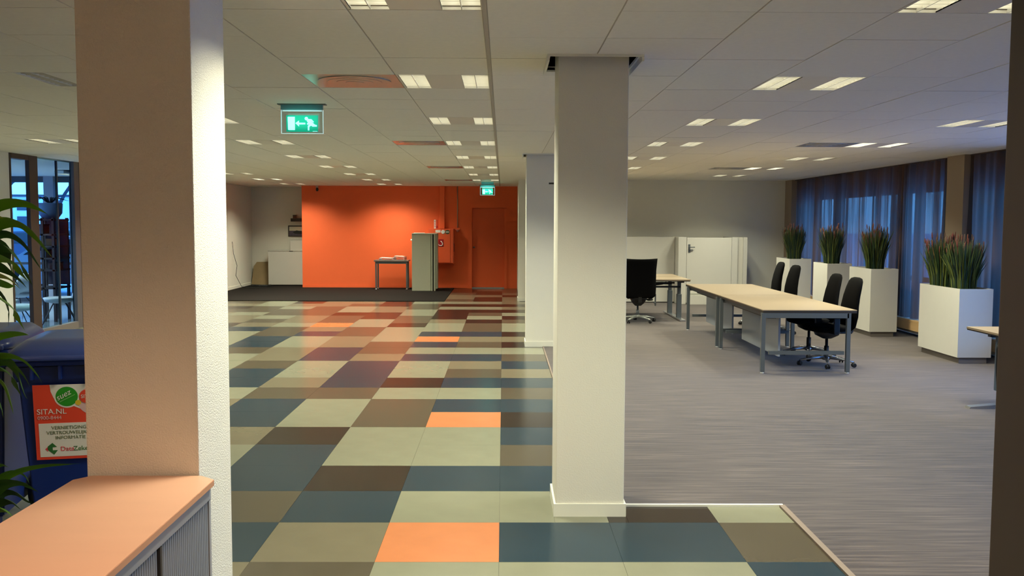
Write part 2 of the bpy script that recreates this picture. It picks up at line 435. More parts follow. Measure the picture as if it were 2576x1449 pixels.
# holes in the ceiling around the shafts and their trim frames
HOLES = [(.262, .755, 5.25, 5.76), (.28, .745, 12.66, 13.16), (-1.54, -1.108, 3.39, 3.81), (.33, .72, 20.2, 20.6)]
for k_, (a, b, c, d_) in enumerate(HOLES[:2]):
    t = root('trim_%d' % (k_+1), label=['white ceiling collar around the cream column', 'white ceiling collar around the second column'][k_], kind='structure')
    e_ = .012
    MB().box(a-.02, a-.02+e_, c-.02, d_, CZ-.035, CZ+.02).build('collar_strip', trimw_m, t)
    MB().box(b+.01, b+.01+e_, c-.02, d_, CZ-.035, CZ+.02).build('collar_strip', trimw_m, t)
    MB().box(a-.02, b+.022, c-.02-e_, c-.02, CZ-.012, CZ+.02).build('collar_strip', trimw_m, t)
    MB().box(a-.008, b+.01, d_, d_+e_, CZ-.012, CZ+.02).build('collar_strip', trimw_m, t)

# ------------------------------------------------------------------ ceiling
ceiling = root('ceiling', label='suspended ceiling of square tiles', kind='structure')
MB().box(XL-6.5, XR+.2, YN-.2, 25.5, 2.9, 3.0).build('deck', void_m, ceiling)
CX0, CY0, CD = -.084, 4.173, .6
LIT = {}
LIGHTS, VENTS = [], []
for ci, cx in enumerate((-9, -5, -1, 3, 7)):              # cell index of the light columns
    for k in range(-2, 9):
        if cx == -5 and False: continue
        yfar = CY0+2.4*k
        if cx >= 3 and yfar > 19: continue
        if yfar > 23.9 or (cx == -1 and k == 8): continue
        LIGHTS.append((ci, k, CX0+CD*cx, yfar-CD))
for cx in (-2, 6):
    for k in (1, 3, 5, 7):
        if cx == 6 and k == 7: continue
        VENTS.append((cx, k, CX0+CD*cx, CY0+2.4*k-CD))
occupied = set()
for L_ in LIGHTS + VENTS: occupied.add((round((L_[2]-CX0)/CD), round((L_[3]-CY0)/CD)))
SIGNH = [(-1.79, -1.40, 7.46, 7.53)]
tiles = []
g_ = .004
for cx in range(-12, 12):
    for cy in range(-12, 36):
        if (cx, cy) in occupied: continue
        x0, x1, y0, y1 = CX0+CD*cx, CX0+CD*(cx+1), CY0+CD*cy, CY0+CD*(cy+1)
        x0, x1, y0, y1 = max(x0, XL), min(x1, XR), max(y0, YN), min(y1, 25.2)
        if x1-x0 < .03 or y1-y0 < .03: continue
        if x0 > .45 and y0 > YR: continue
        if x0 > .45: y1 = min(y1, YR)
        if y1-y0 < .03: continue
        ins0 = .013 if cx == 0 else g_
        ins1 = .013 if cx == -1 else g_
        r4 = (x0+ins0, x1-ins1, y0+.0022, y1-.0022)
        rs = minus(r4, HOLES)
        if not rs: continue
        tiles.append((shown_area(*r4, CZ), rs, cx, cy))
tiles.sort(key=lambda t: -t[0])
cu_ = {}
for i, (a, rs, cx, cy) in enumerate(tiles[:290]):
    dz = random.uniform(-.0012, .0012)
    if len(rs) == 1:
        w, d_ = round(rs[0][1]-rs[0][0], 3), round(rs[0][3]-rs[0][2], 3)
        if (w, d_) not in cu_:
            o = MB().box(0, w, 0, d_, 0, .015).build('ceiling_tile', ceil_m, ceiling); cu_[(w, d_)] = o.data
        else:
            o = bpy.data.objects.new('ceiling_tile', cu_[(w, d_)]); COL.objects.link(o); o.parent = ceiling
        o.location = (rs[0][0], rs[0][2], CZ+dz)
        if (cx, cy) in ((1, 1), (1, 2)): o.rotation_euler = (0, math.radians(.5), 0)
    else:
        b = MB()
        for q in rs: b.box(*q, CZ+dz, CZ+dz+.015)
        b.build('ceiling_tile', ceil_m, ceiling)
b = MB()
for a, rs, cx, cy in tiles[290:]:
    for q in rs: b.box(*q, CZ, CZ+.015)
b.build('ceiling_tile_field', ceil_m, ceiling, kind='stuff')
b = MB()
for cx in range(-11, 12):
    x = CX0+CD*cx
    if cx == 0: b.box(x-.010, x+.010, YN, 24.1, CZ-.003, CZ+.02).box(x-.016, x+.016, YN, 24.1, CZ+.003, CZ+.02); continue
    b.box(x-.0105, x+.0105, YN, (25.2 if x < .4 else YR), CZ+.0035, CZ+.03)
b.build('grid_runner', grid_m, ceiling, kind='stuff')
b = MB()
for cy in range(-11, 36):
    y = CY0+CD*cy
    for q in minus((XL, (XR if y < YR else .36), y-.012, y+.012), HOLES): b.box(*q, CZ+.015, CZ+.03)
b.build('grid_cross_rail', mat('grid_shadow', (96, 86, 74), .8), ceiling, kind='stuff')

# ------------------------------------------------------------------ ceiling lights
refl_m = mat('lamp_reflector', (238, 236, 226), .3, metal=.2)
tube_on = mat('tube_lit', (250, 250, 235), .5, emit=(255, 250, 226), estr=TUBE_GLOW)
tube_hot = mat('tube_bright', (250, 250, 235), .5, emit=(255, 252, 236), estr=TUBE_GLOW*2.2)
tube_off = mat('tube_unlit', (220, 225, 228), .5)
def make_light(glow):
    t = root('ceiling_light')
    pan = MB()
    for a, b_ in ((0.003, .015), (.185, .415), (.585, .597)): pan.box(a, b_, .003, .597, .0, .006)
    pan.build('panel', lightpanel_m, t)
    for x0 in (.015, .415):
        h = MB()
        h.box(x0, x0+.17, .003, .597, .055, .06)
        h.box(x0-.001, x0, .003, .597, 0, .06).box(x0+.17, x0+.171, .003, .597, 0, .06)
        h.box(x0, x0+.17, .003, .006, 0, .06).box(x0, x0+.17, .594, .597, 0, .06)
        hs = h.build('reflector', refl_m, t)
        lv = MB()
        lv.box(x0+.083, x0+.087, .006, .594, .001, .026)
        for j in range(1, 9): lv.box(x0, x0+.17, .006+.0653*j-.001, .006+.0653*j+.001, .004, .020)
        lv.build('louvre', refl_m, hs)
        tb = MB()
        for q in (.043, .127): tb.tube([(x0+q, .02, .042), (x0+q, .58, .042)], .012, 8)
        tb.build('tube', glow, hs)
    return t
def aim_light(x, y, watt, color=LAMP_COLOR):
    la = bpy.data.lights.new('lamp_light', 'AREA'); la.shape = 'RECTANGLE'; la.size = .16; la.size_y = .56
    la.energy = watt; la.color = color; la.spread = LAMP_SPREAD
    o = bpy.data.objects.new('lamp_light', la); COL.objects.link(o); o.location = (x, y, CZ+.0005); return o
protos = {'on': make_light(tube_on), 'hot': make_light(tube_hot), 'off': make_light(tube_off)}
for p_ in protos.values(): KIDS[p_.name] = [c for c in p_.children]
used = set()
COLN = ['leftmost row by the glass wall', 'row over the tiles left of the seam',
        'row along the wide ceiling seam', 'row just right of the columns', 'row nearest the curtains']
ORD = {-2: 'behind the viewpoint', -1: 'almost overhead', 0: 'nearest the viewer', 1: 'second away', 2: 'third away', 3: 'fourth away', 4: 'fifth away', 5: 'sixth away', 6: 'seventh away', 7: 'eighth away', 8: 'ninth away'}
for ci, k, x, y in LIGHTS:
    st = 'on'
    if (ci, k) in ((1, 1), (1, 0), (0, 1), (0, 0), (4, 0), (4, 1)): st = 'off'
    if (ci, k) in ((4, 3), (0, 7), (4, 5)): st = 'hot'
    if st in used:
        src = protos[st]; o = src.copy(); COL.objects.link(o)
        for ch in KIDS[src.name]:
            c = ch.copy(); COL.objects.link(c); c.parent = o
            for g in ch.children:
                e_ = g.copy(); COL.objects.link(e_); e_.parent = c
    else: o = protos[st]; used.add(st)
    o.location = (x, y, CZ)
    stt = {'on': 'lit twin ceiling light', 'hot': 'extra bright ceiling light', 'off': 'unlit twin ceiling light'}[st]
    tag(o, '%s, %s, %s' % (stt, COLN[ci], ORD[k]), 'ceiling light', 'twin louvred ceiling lights')
    if st != 'off':
        for dx in (.1, .5):
            wt = LAMP_WATT*(1.5 if st == 'hot' else 1)
            if k < 0: wt *= .5
            if ci == 2 and k >= 6: wt *= .4
            aim_light(x+dx, y+.3, wt, LAMP_COLOR if k >= 0 else (1, .68, .44))

# ------------------------------------------------------------------ vents
vn = {(-2, 1): 'square glossy ceiling vent nearest the viewer, reddish, left of the first lights', (-2, 3): 'glossy red-tinted ceiling vent farther away, in line with the orange wall',
      (-2, 5): 'third ceiling vent left of the seam lights, far down the hall', (-2, 7): 'farthest ceiling vent, just before the orange wall',
      (6, 1): 'ceiling vent at the right edge above the curtains side', (6, 3): 'grey ceiling vent with round diffuser beside the bright right-hand light', (6, 5): 'farthest ceiling vent above the white desks'}
vp = None
for cx, k, x, y in VENTS:
    if vp is None:
        o = vp = root('ceiling_vent')
        MB().box(.003, .597, .003, .597, .001, .012, bev=.002).build('plate', metalpanel_m, o)
        for j, rr in enumerate((.24, .18, .12, .06)):
            q = MB(); q.lathe([(rr, -.004-.002*j), (rr, .004)], c=(.3, .3, 0), seg=28)
            q.build('diffuser_ring', metalpanel_m, o)
    else: o = copy_tree(vp)
    o.location = (x, y, CZ)
    tag(o, vn[(cx, k)], 'ceiling vent', 'square vents with round diffusers')

# ------------------------------------------------------------------ exit signs
acry_m = glass('clear_acrylic', (.86, .95, .97), .8)
glow_edge = mat('acrylic_edge', (220, 240, 245), .3, emit=(205, 235, 240), estr=.55)
green_m = mat('exit_green', (0, 130, 105), .4, emit=(0, 150, 122), estr=.75)
pict_m = mat('exit_white', (190, 250, 245), .4, emit=(168, 252, 246), estr=1.0)
def exit_sign():
    t = root('exit_sign')
    MB().box(-.19, .19, -.035, .035, -.006, .004, bev=.002).build('mount_plate', mat('sign_mount', (92, 98, 96), .4), t)
    MB().box(-.165, .165, -.02, .02, -.045, -.004, bev=.003).build('housing', mat('sign_housing', (96, 140, 150), .3, metal=.3), t, label='blue grey housing')
    pn = MB().box(-.164, .164, -.004, .004, -.228, -.046).build('acrylic_panel', acry_m, t)
    e_ = MB()
    e_.box(-.167, -.163, -.005, .005, -.231, -.046).box(.163, .167, -.005, .005, -.231, -.046)
    e_.box(-.167, .167, -.005, .005, -.232, -.228).box(-.155, .155, -.006, .006, -.055, -.048)
    e_.build('panel_edge', glow_edge, t)
    gp = MB().box(-.126, .126, -.0052, -.0042, -.217, -.087).build('green_panel', green_m, t)
    Y0, Y1 = -.0066, -.0054
    X = lambda p: -.126 + (p-460)/(1690-460)*.252
    Z = lambda p: -.087 - (p-610)/(1240-610)*.130
    def poly(name, pts, lab=None): 
        MB().prism([(X(a), Z(b)) for a, b in pts], Y0, Y1, 'y').build(name, pict_m, gp, label=lab)
    poly('door_symbol', [(520, 670), (795, 670), (795, 1175), (545, 1175), (530, 1150)])
    poly('arrow', [(815, 910), (955, 810), (955, 890), (1195, 895), (1200, 955), (955, 960), (955, 1040)])
    m_ = MB()
    m_.lathe([(.0135, 0), (.0135, .0012)], seg=18)
    hd = m_.build('figure_head', pict_m, gp); hd.rotation_euler = (PI/2, 0, 0); hd.location = (X(1240), -.0054, Z(735))
    fb = MB()
    for pts in ([(1290, 745), (1440, 760), (1530, 860), (1500, 885), (1400, 810), (1560, 960), (1645, 985), (1640, 1040), (1475, 1040), (1415, 1000), (1350, 1055), (1350, 1185), (1295, 1185), (1290, 1020), (1375, 930), (1300, 975), (1255, 940), (1300, 885), (1255, 830)],):
        fb.prism([(X(a), Z(b)) for a, b in pts], Y0, Y1, 'y')
    fb.build('figure_body', pict_m, gp)
    MB().box(X(1480), X(1655), Y0, Y1, Z(1228), Z(1212)).build('small_print', pict_m, gp)
    return t
es = exit_sign(); es.location = (-1.594, 7.49, CZ)
tag(es, 'hanging green exit sign with arrow and running figure, near', 'exit sign', 'green exit signs')
e2s = copy_tree(es); e2s.location = (-.36, 21.55, CZ-.07); 
MB().box(-.14, .14, -.02, .02, -.005, .07).build('drop_box', MATS['sign_housing'], e2s)
tag(e2s, 'small far green exit sign in front of the orange wall above the door', 'exit sign', 'green exit signs')
for p_, w_ in (((-1.594, 7.43, 2.50), .25), ((-.36, 21.45, 2.45), .8)):
    la = bpy.data.lights.new('sign_glow', 'AREA'); la.shape = 'RECTANGLE'; la.size = .25; la.size_y = .12; la.energy = w_; la.color = (.15, 1, .75)
    o = bpy.data.objects.new('sign_glow', la); COL.objects.link(o); o.location = p_; o.rotation_euler = (PI/2, 0, 0)

# ------------------------------------------------------------------ back of the hall
# fire hose cabinet
t = root('fire_hose_cabinet', (-1.58, YB, 0), label='orange wall box with red hose symbol beside the grey cupboard', cat='fire cabinet')
MB().box(-.32, .32, -.25, 0, .65, 1.535, bev=.006).build('box', mat('cabinet_orange', (226, 92, 48), .4), t)
dr = MB().box(-.30, .235, -.262, -.249, .675, 1.51, bev=.003).build('door', MATS['cabinet_orange'], t)
MB().box(.24, .30, -.256, -.249, .675, 1.51).build('side_rail', MATS['cabinet_orange'], t)
red_m = mat('sign_red', (160, 22, 26), .4); whites = mat('print_white', (235, 232, 225), .5)
sg = MB().box(-.125, .068, -.265, -.262, 1.08, 1.27).build('hose_pictogram', red_m, t, label='dark red plate with white hose symbol')
MB().tube([(-.11, -.267, 1.235), (-.075, -.267, 1.15), (-.045, -.267, 1.115), (-.002, -.267, 1.105), (.035, -.267, 1.12), (.045, -.267, 1.155), (.02, -.267, 1.20), (-.01, -.267, 1.225)], .011, 8).build('hose_symbol', whites, sg)
MB().box(-.14, -.01, -.264, -.262, 1.44, 1.505).build('label_plate', whites, t)
q = MB().lathe([(.052, 0), (.052, .006), (.04, .012)], seg=20).build('round_plate', whites, t); q.rotation_euler = (PI/2, 0, 0); q.location = (.055, -.262, 1.455)
q = MB().lathe([(.055, 0), (.055, .004)], seg=20).build('round_sticker', mat('sticker_green', (70, 86, 60), .5), t); q.rotation_euler = (PI/2, 0, 0); q.location = (.165, -.262, 1.455)
MB().box(.125, .205, -.268, -.265, 1.445, 1.465).build('sticker_bar', whites, t)
MB().box(.318, .33, -.18, -.10, .95, 1.16).build('latch', blackp_m, t)
# sign on the wall over it
t = root('wall_sign', (-1.73, YB, 0), label='small white upright sign with red print above the hose box', cat='sign')
MB().box(-.045, .0, -.012, 0, 1.54, 1.765).build('plate', whites, t)
MB().box(0, .05, -.012, 0, 1.54, 1.765).build('red_half', mat('sign_orange', (214, 80, 44), .5), t)
for i_, z_ in enumerate((1.575, 1.62, 1.665, 1.71)): MB().prism([(-.035, z_), (-.008, z_+.005), (-.012, z_+.03), (-.033, z_+.02)], -.014, -.012, 'y').build('print_mark', red_m, t)
MB().box(.01, .045, -.014, -.012, 1.55, 1.61).build('flame_mark', red_m, t)
# conduit and detector
t = root('conduit', (-1.172, YB, 0), label='thin grey conduit running down the orange wall from the ceiling', cat='pipe')
MB().tube([(0, -.02, 1.56), (0, -.02, CZ)], .012, 8).build('pipe', mat('conduit_grey', (170, 140, 120), .5), t)
t = root('wall_detector', (-1.168, YB, 1.50), label='small round fitting at the lower end of the conduit', cat='alarm')
MB().box(-.06, .06, -.04, 0, .01, .06, bev=.012).build('base', orange_m, t)
MB().lathe([(.012, -.05), (.03, -.03), (.045, 0), (.05, .012)], c=(0, -.045, 0), seg=16).build('sounder', mat('sounder_pink', (200, 120, 105), .4), t)
# camera dome
t = root('dome_camera', (-4.766, YB, 2.60), label='tiny black camera high on the left of the orange wall', cat='camera')
MB().box(-.03, .03, -.06, 0, -.03, .02, bev=.006).build('bracket', mat('cam_white', (190, 150, 130), .5), t)
MB().lathe([(.012, -.12), (.034, -.10), (.036, -.06), (.02, -.03)], c=(.01, -.07, 0), seg=16).build('lens_dome', blackp_m, t)

# tall grey cupboard with its shutter door slid open
t = root('storage_cupboard', (-1.98, 23.0, 0.012), label='tall grey-green cupboard standing before the orange wall', cat='cupboard')
MB().box(-.262, .20, 0, .42, .0, 1.395, bev=.004).build('body', cabinet_m, t)
MB().box(-.262, .36, -.004, .425, 1.395, 1.415, bev=.003).build('top', cabinet_m, t)
MB().box(.212, .245, -.02, .40, .0, 1.395, bev=.003).build('sliding_door', cabinet_m, t)
MB().box(.282, .315, -.02, .40, .0, 1.395, bev=.003).build('sliding_door', cabinet_m, t)
MB().box(.24, .30, .02, .40, .01, 1.38).build('inside_panel', mat('inner_dark', (62, 58, 50), .7), t)
MB().box(.30, .36, .05, .42, .05, 1.395, bev=.003).build('side_panel', cabinet_m, t)
MB().box(.25, .278, -.012, .02, 1.18, 1.28).build('lock', blackp_m, t)
MB().tube([(-.262, .1, 1.25), (-.30, .1, 1.25)], .02, 8).build('knob', whites, t)
t = root('paper_sheet', (-2.08, 23.2, 1.427), label='flat white papers on top of the tall grey cupboard', cat='paper')
MB().box(-.13, .14, -.14, .14, 0, .012, rot=Matrix.Rotation(.1, 3, 'Z')).build('sheets', whites, t)

# side table with trays
t = root('side_table', (-2.80, 23.62, .012), label='dark topped side table with grey legs against the orange wall', cat='table')
MB().box(-.43, .43, -.24, .24, .70, .735, bev=.003).build('table_top', mat('grey_brown_top', (108, 92, 84), .4), t)
for sx in (-.40, .37):
    for sy in (-.21, .18):
        lg = MB().box(sx, sx+.035, sy, sy+.035, .02, .70).build('leg', steel_m, t)
        MB().lathe([(.03, 0), (.03, .012), (.012, .02)], c=(sx+.017, sy+.017, 0), seg=12).build('foot', alu_m, lg)
MB().box(-.38, .38, -.205, -.185, .645, .70).box(-.38, .38, .185, .205, .645, .70).build('apron_rail', steel_m, t)
def tray(x, y, w, h, lab, n_):
    q = root('paper_tray', (x, y, .747), rz=random.uniform(-.2, .2), label=lab, cat='paper tray')
    for i_ in range(n_):
        z = i_*h/n_
        MB().box(-w/2, w/2, -.12, .12, z, z+.004).box(-w/2, -w/2+.006, -.12, .12, z, z+h/n_*.7).box(w/2-.006, w/2, -.12, .12, z, z+h/n_*.7).build('tray_shelf', mat('tray_grey', (176, 176, 182), .4), q)
    MB().box(-w/2+.02, w/2-.02, -.105, .115, h, h+.012, rot=Matrix.Rotation(.03, 3, 'Y')).build('paper_stack', whites, q)
tray(-2.93, 23.55, .34, .05, 'low grey tray with papers on the left of the side table', 2)
tray(-2.60, 23.6, .28, .09, 'higher stacked paper trays on the right of the side table', 3)

# white recess: cabinet, boxes, frames, board
t = root('low_cupboard', (-5.76, 25.0, .012), label='plain white cupboard in the recess left of the orange wall', cat='cupboard')
MB().box(-.46, .56, -.2, .18, .02, .915, bev=.004).build('body', white_m, t)
MB().box(-.46, .56, -.212, -.2, .02, .90, bev=.002).build('front', white_m, t)
MB().box(-.47, .57, -.215, .18, .915, .935, bev=.003).build('top', white_m, t)
MB().box(.10, .20, -.22, -.21, .905, .918).build('handle_slot', blackp_m, t)
t = root('white_box', (-5.5, 25.02, .947), label='white box standing on the plain cupboard in the recess', cat='box')
MB().box(-.15, .20, -.15, .15, 0, .26, bev=.005).build('carton', white_m, t)
MB().box(-.155, .205, -.155, .155, .245, .272, bev=.003).build('lid', white_m, t)
t = root('framed_picture', (-5.45, 25.2, 1.45), label='dark framed picture half hidden by the edge of the orange wall', cat='picture')
fr = MB(); fr.box(-.32, .28, -.03, 0, .12, .15).box(-.32, .28, -.03, 0, -.15, -.12).box(-.32, -.295, -.03, 0, -.12, .12).box(.25, .28, -.03, 0, -.12, .12)
fr.build('frame', brown_m, t)
MB().box(-.295, .25, -.015, -.008, 0.01, .12).build('picture_sky', mat('pale_print', (205, 200, 176), .4), t)
MB().box(-.295, .25, -.015, -.008, -.12, .01).build('picture_ground', mat('purple_print', (78, 66, 82), .4, noise=.5, nscale=(20, 20, 20)), t)
MB().prism([(-.2, -.03), (-.1, .02), (.02, .0), (.12, -.02), (.2, -.05), (.0, -.08), (-.14, -.07)], -.018, -.015, 'y').build('picture_shape', blackp_m, t)
t = root('wall_shelf', (-5.42, 25.2, 1.75), label='short dark shelf above the framed picture in the recess', cat='shelf')
MB().box(-.25, .22, -.16, 0, -.045, .04, bev=.004).build('shelf_board', brown_m, t)
t = root('trinket_box', (-5.575, 25.12, 1.792), label='little brown box sitting on the short dark shelf', cat='box')
MB().box(-.045, .04, -.04, .04, 0, .085, bev=.004).build('case', mat('reddish_box', (104, 62, 50), .6), t)
MB().box(-.047, .042, -.042, .042, .07, .09).build('lid', brown_m, t)
t = root('leaning_board', (-6.37, 25.02, .012), label='brown hardboard panel leaning in the far white corner', cat='board')
MB().prism([(-.36, 0), (.12, .0), (.12, .62), (-.24, .62), (-.32, .5)], -.01, .01, 'y').build('sheet', board_m, t).rotation_euler = (-.2, 0, 0)
t = root('loose_cable', (-6.6, 23.3, 0), label='thin black cable trailing down the left white wall', cat='cable')
MB().tube([(-.13, 0, 1.2), (-.12, .05, .9), (-.05, .1, .6), (-.1, .15, .35), (.0, .3, .06), (.2, .5, .03), (.5, .6, .03), (.7, .9, .03)], .006, 6).build('wire', blackp_m, t)
t = root('wire_tangle', (-6.35, 24.4, 0.02), label='tangle of dark wires on the floor by the leaning board', cat='cable')
for i_ in range(5):
    MB().tube([(random.uniform(-.3, .3), random.uniform(-.3, .3), .01+.02*random.random()) for _ in range(6)], .006, 5).build('wire', blackp_m, t)
t = root('wall_panel', (.365, 0, 0), label='grey flat panel on the side of the dividing wall', cat='panel')
MB().box(-.03, -.005, 20.75, 21.6, 1.35, 2.2, bev=.003).build('sheet', mat('grey_panel', (120, 122, 112), .5), t)

# ------------------------------------------------------------------ white partitions, far right
t = root('partition', (0, 19.85, .008), label='long white waist-high partition left of the half-height door', cat='partition')
MB().box(.74, 3.655, 0, .06, 0, 1.40, bev=.004).build('panel', white_m, t)
MB().box(.74, 3.655, -.012, .0, 0, .02).build('foot_rail', edge_m, t)
t = root('door_cupboard', (0, 19.45, .008), label='white half-height housing with a cut door and lever handle', cat='cupboard')
MB().box(3.66, 3.83, 0, .80, 0, 1.405, bev=.004).build('side_post', white_m, t)
MB().box(4.775, 4.90, 0, .80, 0, 1.405, bev=.004).build('side_post', white_m, t)
MB().box(5.02, 5.10, 0, .80, 0, 1.405, bev=.004).build('side_post', white_m, t)
MB().box(4.90, 5.02, .07, .80, 0, 1.405).build('back_panel', white_m, t)
dl = MB().box(3.835, 4.77, -.006, .034, .03, 1.395, bev=.003).build('door_leaf', white_m, t)
MB().box(3.83, 4.78, .04, .78, .0, 1.38).build('core', white_m, t)
hp = MB().box(3.862, 3.905, -.016, -.006, 1.08, 1.255, bev=.003).build('handle_plate', steel_m, dl)
MB().tube([(3.885, -.016, 1.195), (3.885, -.06, 1.195), (3.99, -.06, 1.197)], .009, 8).build('lever', steel_m, dl)
MB().tube([(3.885, -.016, 1.14), (3.885, -.035, 1.14), (3.955, -.035, 1.14)], .007, 8).build('key', steel_m, dl)
MB().box(3.86, 4.25, -.10, -.008, 0, .19, bev=.004).build('step_block', white_m, t)
MB().box(3.86, 4.25, -.06, -.008, .19, .235).build('step_block', mat('step_shade', (160, 158, 146), .5), t)  # shadowed band above the step, put into a darker block colour

# ------------------------------------------------------------------ curtained window wall
st_m = mat('facade_beige', (150, 132, 112), .8)
struct('wall_right', MB().box(XR, XR+.35, YN, YR+.3, 2.25, 2.9).box(XR, XR+.35, YN, YR+.3, -.1, .22).box(XR, XR+.35, YN, 2.4, 0, 2.9), mat('facade_dark', (70, 60, 54), .8), 'dark lintel, parapet and added blank end of the window wall')  # unseen solid end added to keep sky light off the big column
for k_, y in enumerate((-1.95, 5.25, 12.42, 19.85)):
    struct('trim_%d' % (10+k_), MB().box(6.12, XR+.3, y, y+.48, 0, CZ+.02, bev=.004), st_m)
wood_m = mat('sill_wood', (196, 160, 110), .5, noise=.12, nscale=(2, 1, 20))
bays = [(2.4, 5.2), (5.75, 12.4), (12.92, 19.83)]
fm = mat('window_frame_grey', (60, 62, 68), .5)
wi = 0
gl_m = glass('window_glass', (.97, .99, 1.0), .7)
for a, b in bays:
    nb = max(1, round((b-a)/1.75))
    for j in range(nb):
        wi += 1
        y0, y1 = a+(b-a)*j/nb, a+(b-a)*(j+1)/nb
        w = root('window_%d' % wi, (XR+.1, (y0+y1)/2, 0), kind='structure', label='tall window of the curtained wall', group='windows behind the curtains')
        h = (y1-y0)/2
        MB().box(0, .06, -h, -h+.05, .22, 2.25).box(0, .06, h-.05, h, .22, 2.25).box(0, .06, -h, h, .22, .27).box(0, .06, -h, h, 2.19, 2.25).box(-.01, .07, -h, h, .80, .87).build('window_frame', fm, w)
        MB().box(.025, .035, -h+.05, h-.05, .87, 2.19).build('pane', gl_m, w)
        MB().box(.025, .035, -h+.05, h-.05, .27, .80).build('pane', gl_m, w)
for k_, (a, b) in enumerate(bays):
    a2 = a
    t = root('window_bench', (0, 0, 0), label=['low wooden window bench beside the doorway side', 'low wooden window bench behind the nearest planter', 'low wooden window bench behind the three farther planters'][k_], cat='bench', group='window benches')
    MB().box(6.14, XR, a2, b, .225, .26, bev=.003).build('bench_top', wood_m, t)
    MB().box(6.14, 6.165, a2, b, .105, .225).build('front_board', wood_m, t)
    hp = MB()
    hp.tube([(6.24, a2+.05, .06), (6.24, b-.05, .06)], .025, 8)
    hp.build('heating_pipe', trimw_m, t, label='white heating pipe')
    for s_ in range(int((b-a2)/1.7)+1): MB().box(6.18, XR, a2+.02+1.7*s_, a2+.07+1.7*s_, 0, .225).build('bench_support', edge_m, t)
t = root('curtain_rod_pole', (6.16, 12.94, 0), label='thin pale vertical pole at the curtain edge beside the beige pier', cat='pole')
MB().tube([(0, 0, .26), (0, 0, CZ)], .014, 8).build('pole', mat('pale_pole', (170, 158, 145), .4), t)

cur_m = fabric('curtain_cloth', (100, 78, 64), .05)
def curtain(y0, y1, dense, label, zb=.272):
    """dense(t) 0..1: how bunched the cloth hangs at t along its width"""
    ys, xs = [], []
    y, ph = y0, random.random()*6
    step = .012
    N = int((y1-y0)/step)
    b = MB(); rows = [0, .12, .5, 1.0, 1.6, 2.1, CZ-zb-.01]
    grid = []
    px = 0
    for i in range(N+1):
        t_ = i/N; dn = dense(t_)
        ph += step*2*PI/(.075+.22*(1-dn))*(1+.5*math.sin(9*t_*PI+y0))
        amp = .030+.06*dn+.022*math.sin(17*t_+y0*3)
        col = []
        for z in rows:
            zz = z/(CZ-zb)
            k = 1-.35*zz
            x = 6.23 + amp*k*math.sin(ph+.25*math.sin(3*zz+t_*8)) + .010*math.sin(ph*2.3+zz*2) - .012
            col.append(b.bm.verts.new((x, y0+(y1-y0)*t_+.012*math.cos(ph*1.7)*(1-zz), zb+z)))
        grid.append(col)
    for A, B in zip(grid, grid[1:]):
        for k in range(len(rows)-1):
            f_ = b.bm.faces.new((A[k], B[k], B[k+1], A[k+1])); f_.smooth = True
    r_ = root('curtain', (0, 0, 0), label=label, cat='curtain', group='grey brown curtains along the window wall')
    b.build('cloth', cur_m, r_, recalc=False)
    MB().box(6.19, 6.25, y0, y1, CZ-.018, CZ-.002).build('rail', brown_m, r_)
    hb = MB()
    for A, B in zip(grid[::2], grid[2::2]):
        v = [A[-1].co.copy() if False else None]
    return r_
edge2 = lambda e1, e2: (lambda t: min(1, max(0, 1-t/e1, 1-(1-t)/e2)))
curtain(17.25, 20.25, edge2(.14, .22), 'farthest curtain, hanging into the corner by the white end wall')
curtain(14.45, 17.22, edge2(.22, .10), 'second farthest curtain, behind the tall planters')
curtain(12.98, 14.42, edge2(.35, .42), 'narrow curtain ending at the pale pole beside the beige pier')
curtain(11.35, 12.40, edge2(.5, .05), 'curtain just nearer than the beige pier, behind the nearest plant')
curtain(10.85, 11.33, edge2(.9, .9), 'bunched brown curtain at the right edge of the view')

# ------------------------------------------------------------------ planters with grasses
soil_m = mat('dark_soil', (34, 28, 24), .95)
pl_side = mat('planter_plinth', (120, 112, 104), .5)
def planter(y0, y1, h, label, x0=5.50, w=.41):
    t = root('planter', (x0+w/2, (y0+y1)/2, .008), label=label, cat='planter', group='white planters along the windows')
    W_, D = w/2, (y1-y0)/2
    MB().box(-W_, W_, -D, -D+.012, .075, h, bev=.001).box(-W_, W_, D-.012, D, .075, h).box(-W_, -W_+.012, -D+.012, D-.012, .075, h).box(W_-.012, W_, -D+.012, D-.012, .075, h).build('shell', white_m, t)
    MB().box(-W_+.035, W_-.035, -D+.035, D-.035, 0, .08).build('plinth', pl_side, t, label='recessed grey plinth')
    MB().box(-W_+.012, W_-.012, -D+.012, D-.012, h-.09, h-.035).build('soil', soil_m, t)
    return t
gr_m = [mat('grass_dark', (40, 62, 26), .6), mat('grass_olive', (84, 92, 34), .6), mat('grass_deep', (24, 44, 30), .6)]
pl_m = mat('plume_red', (104, 50, 36), .8); pl2_m = mat('plume_brown', (84, 58, 44), .8)
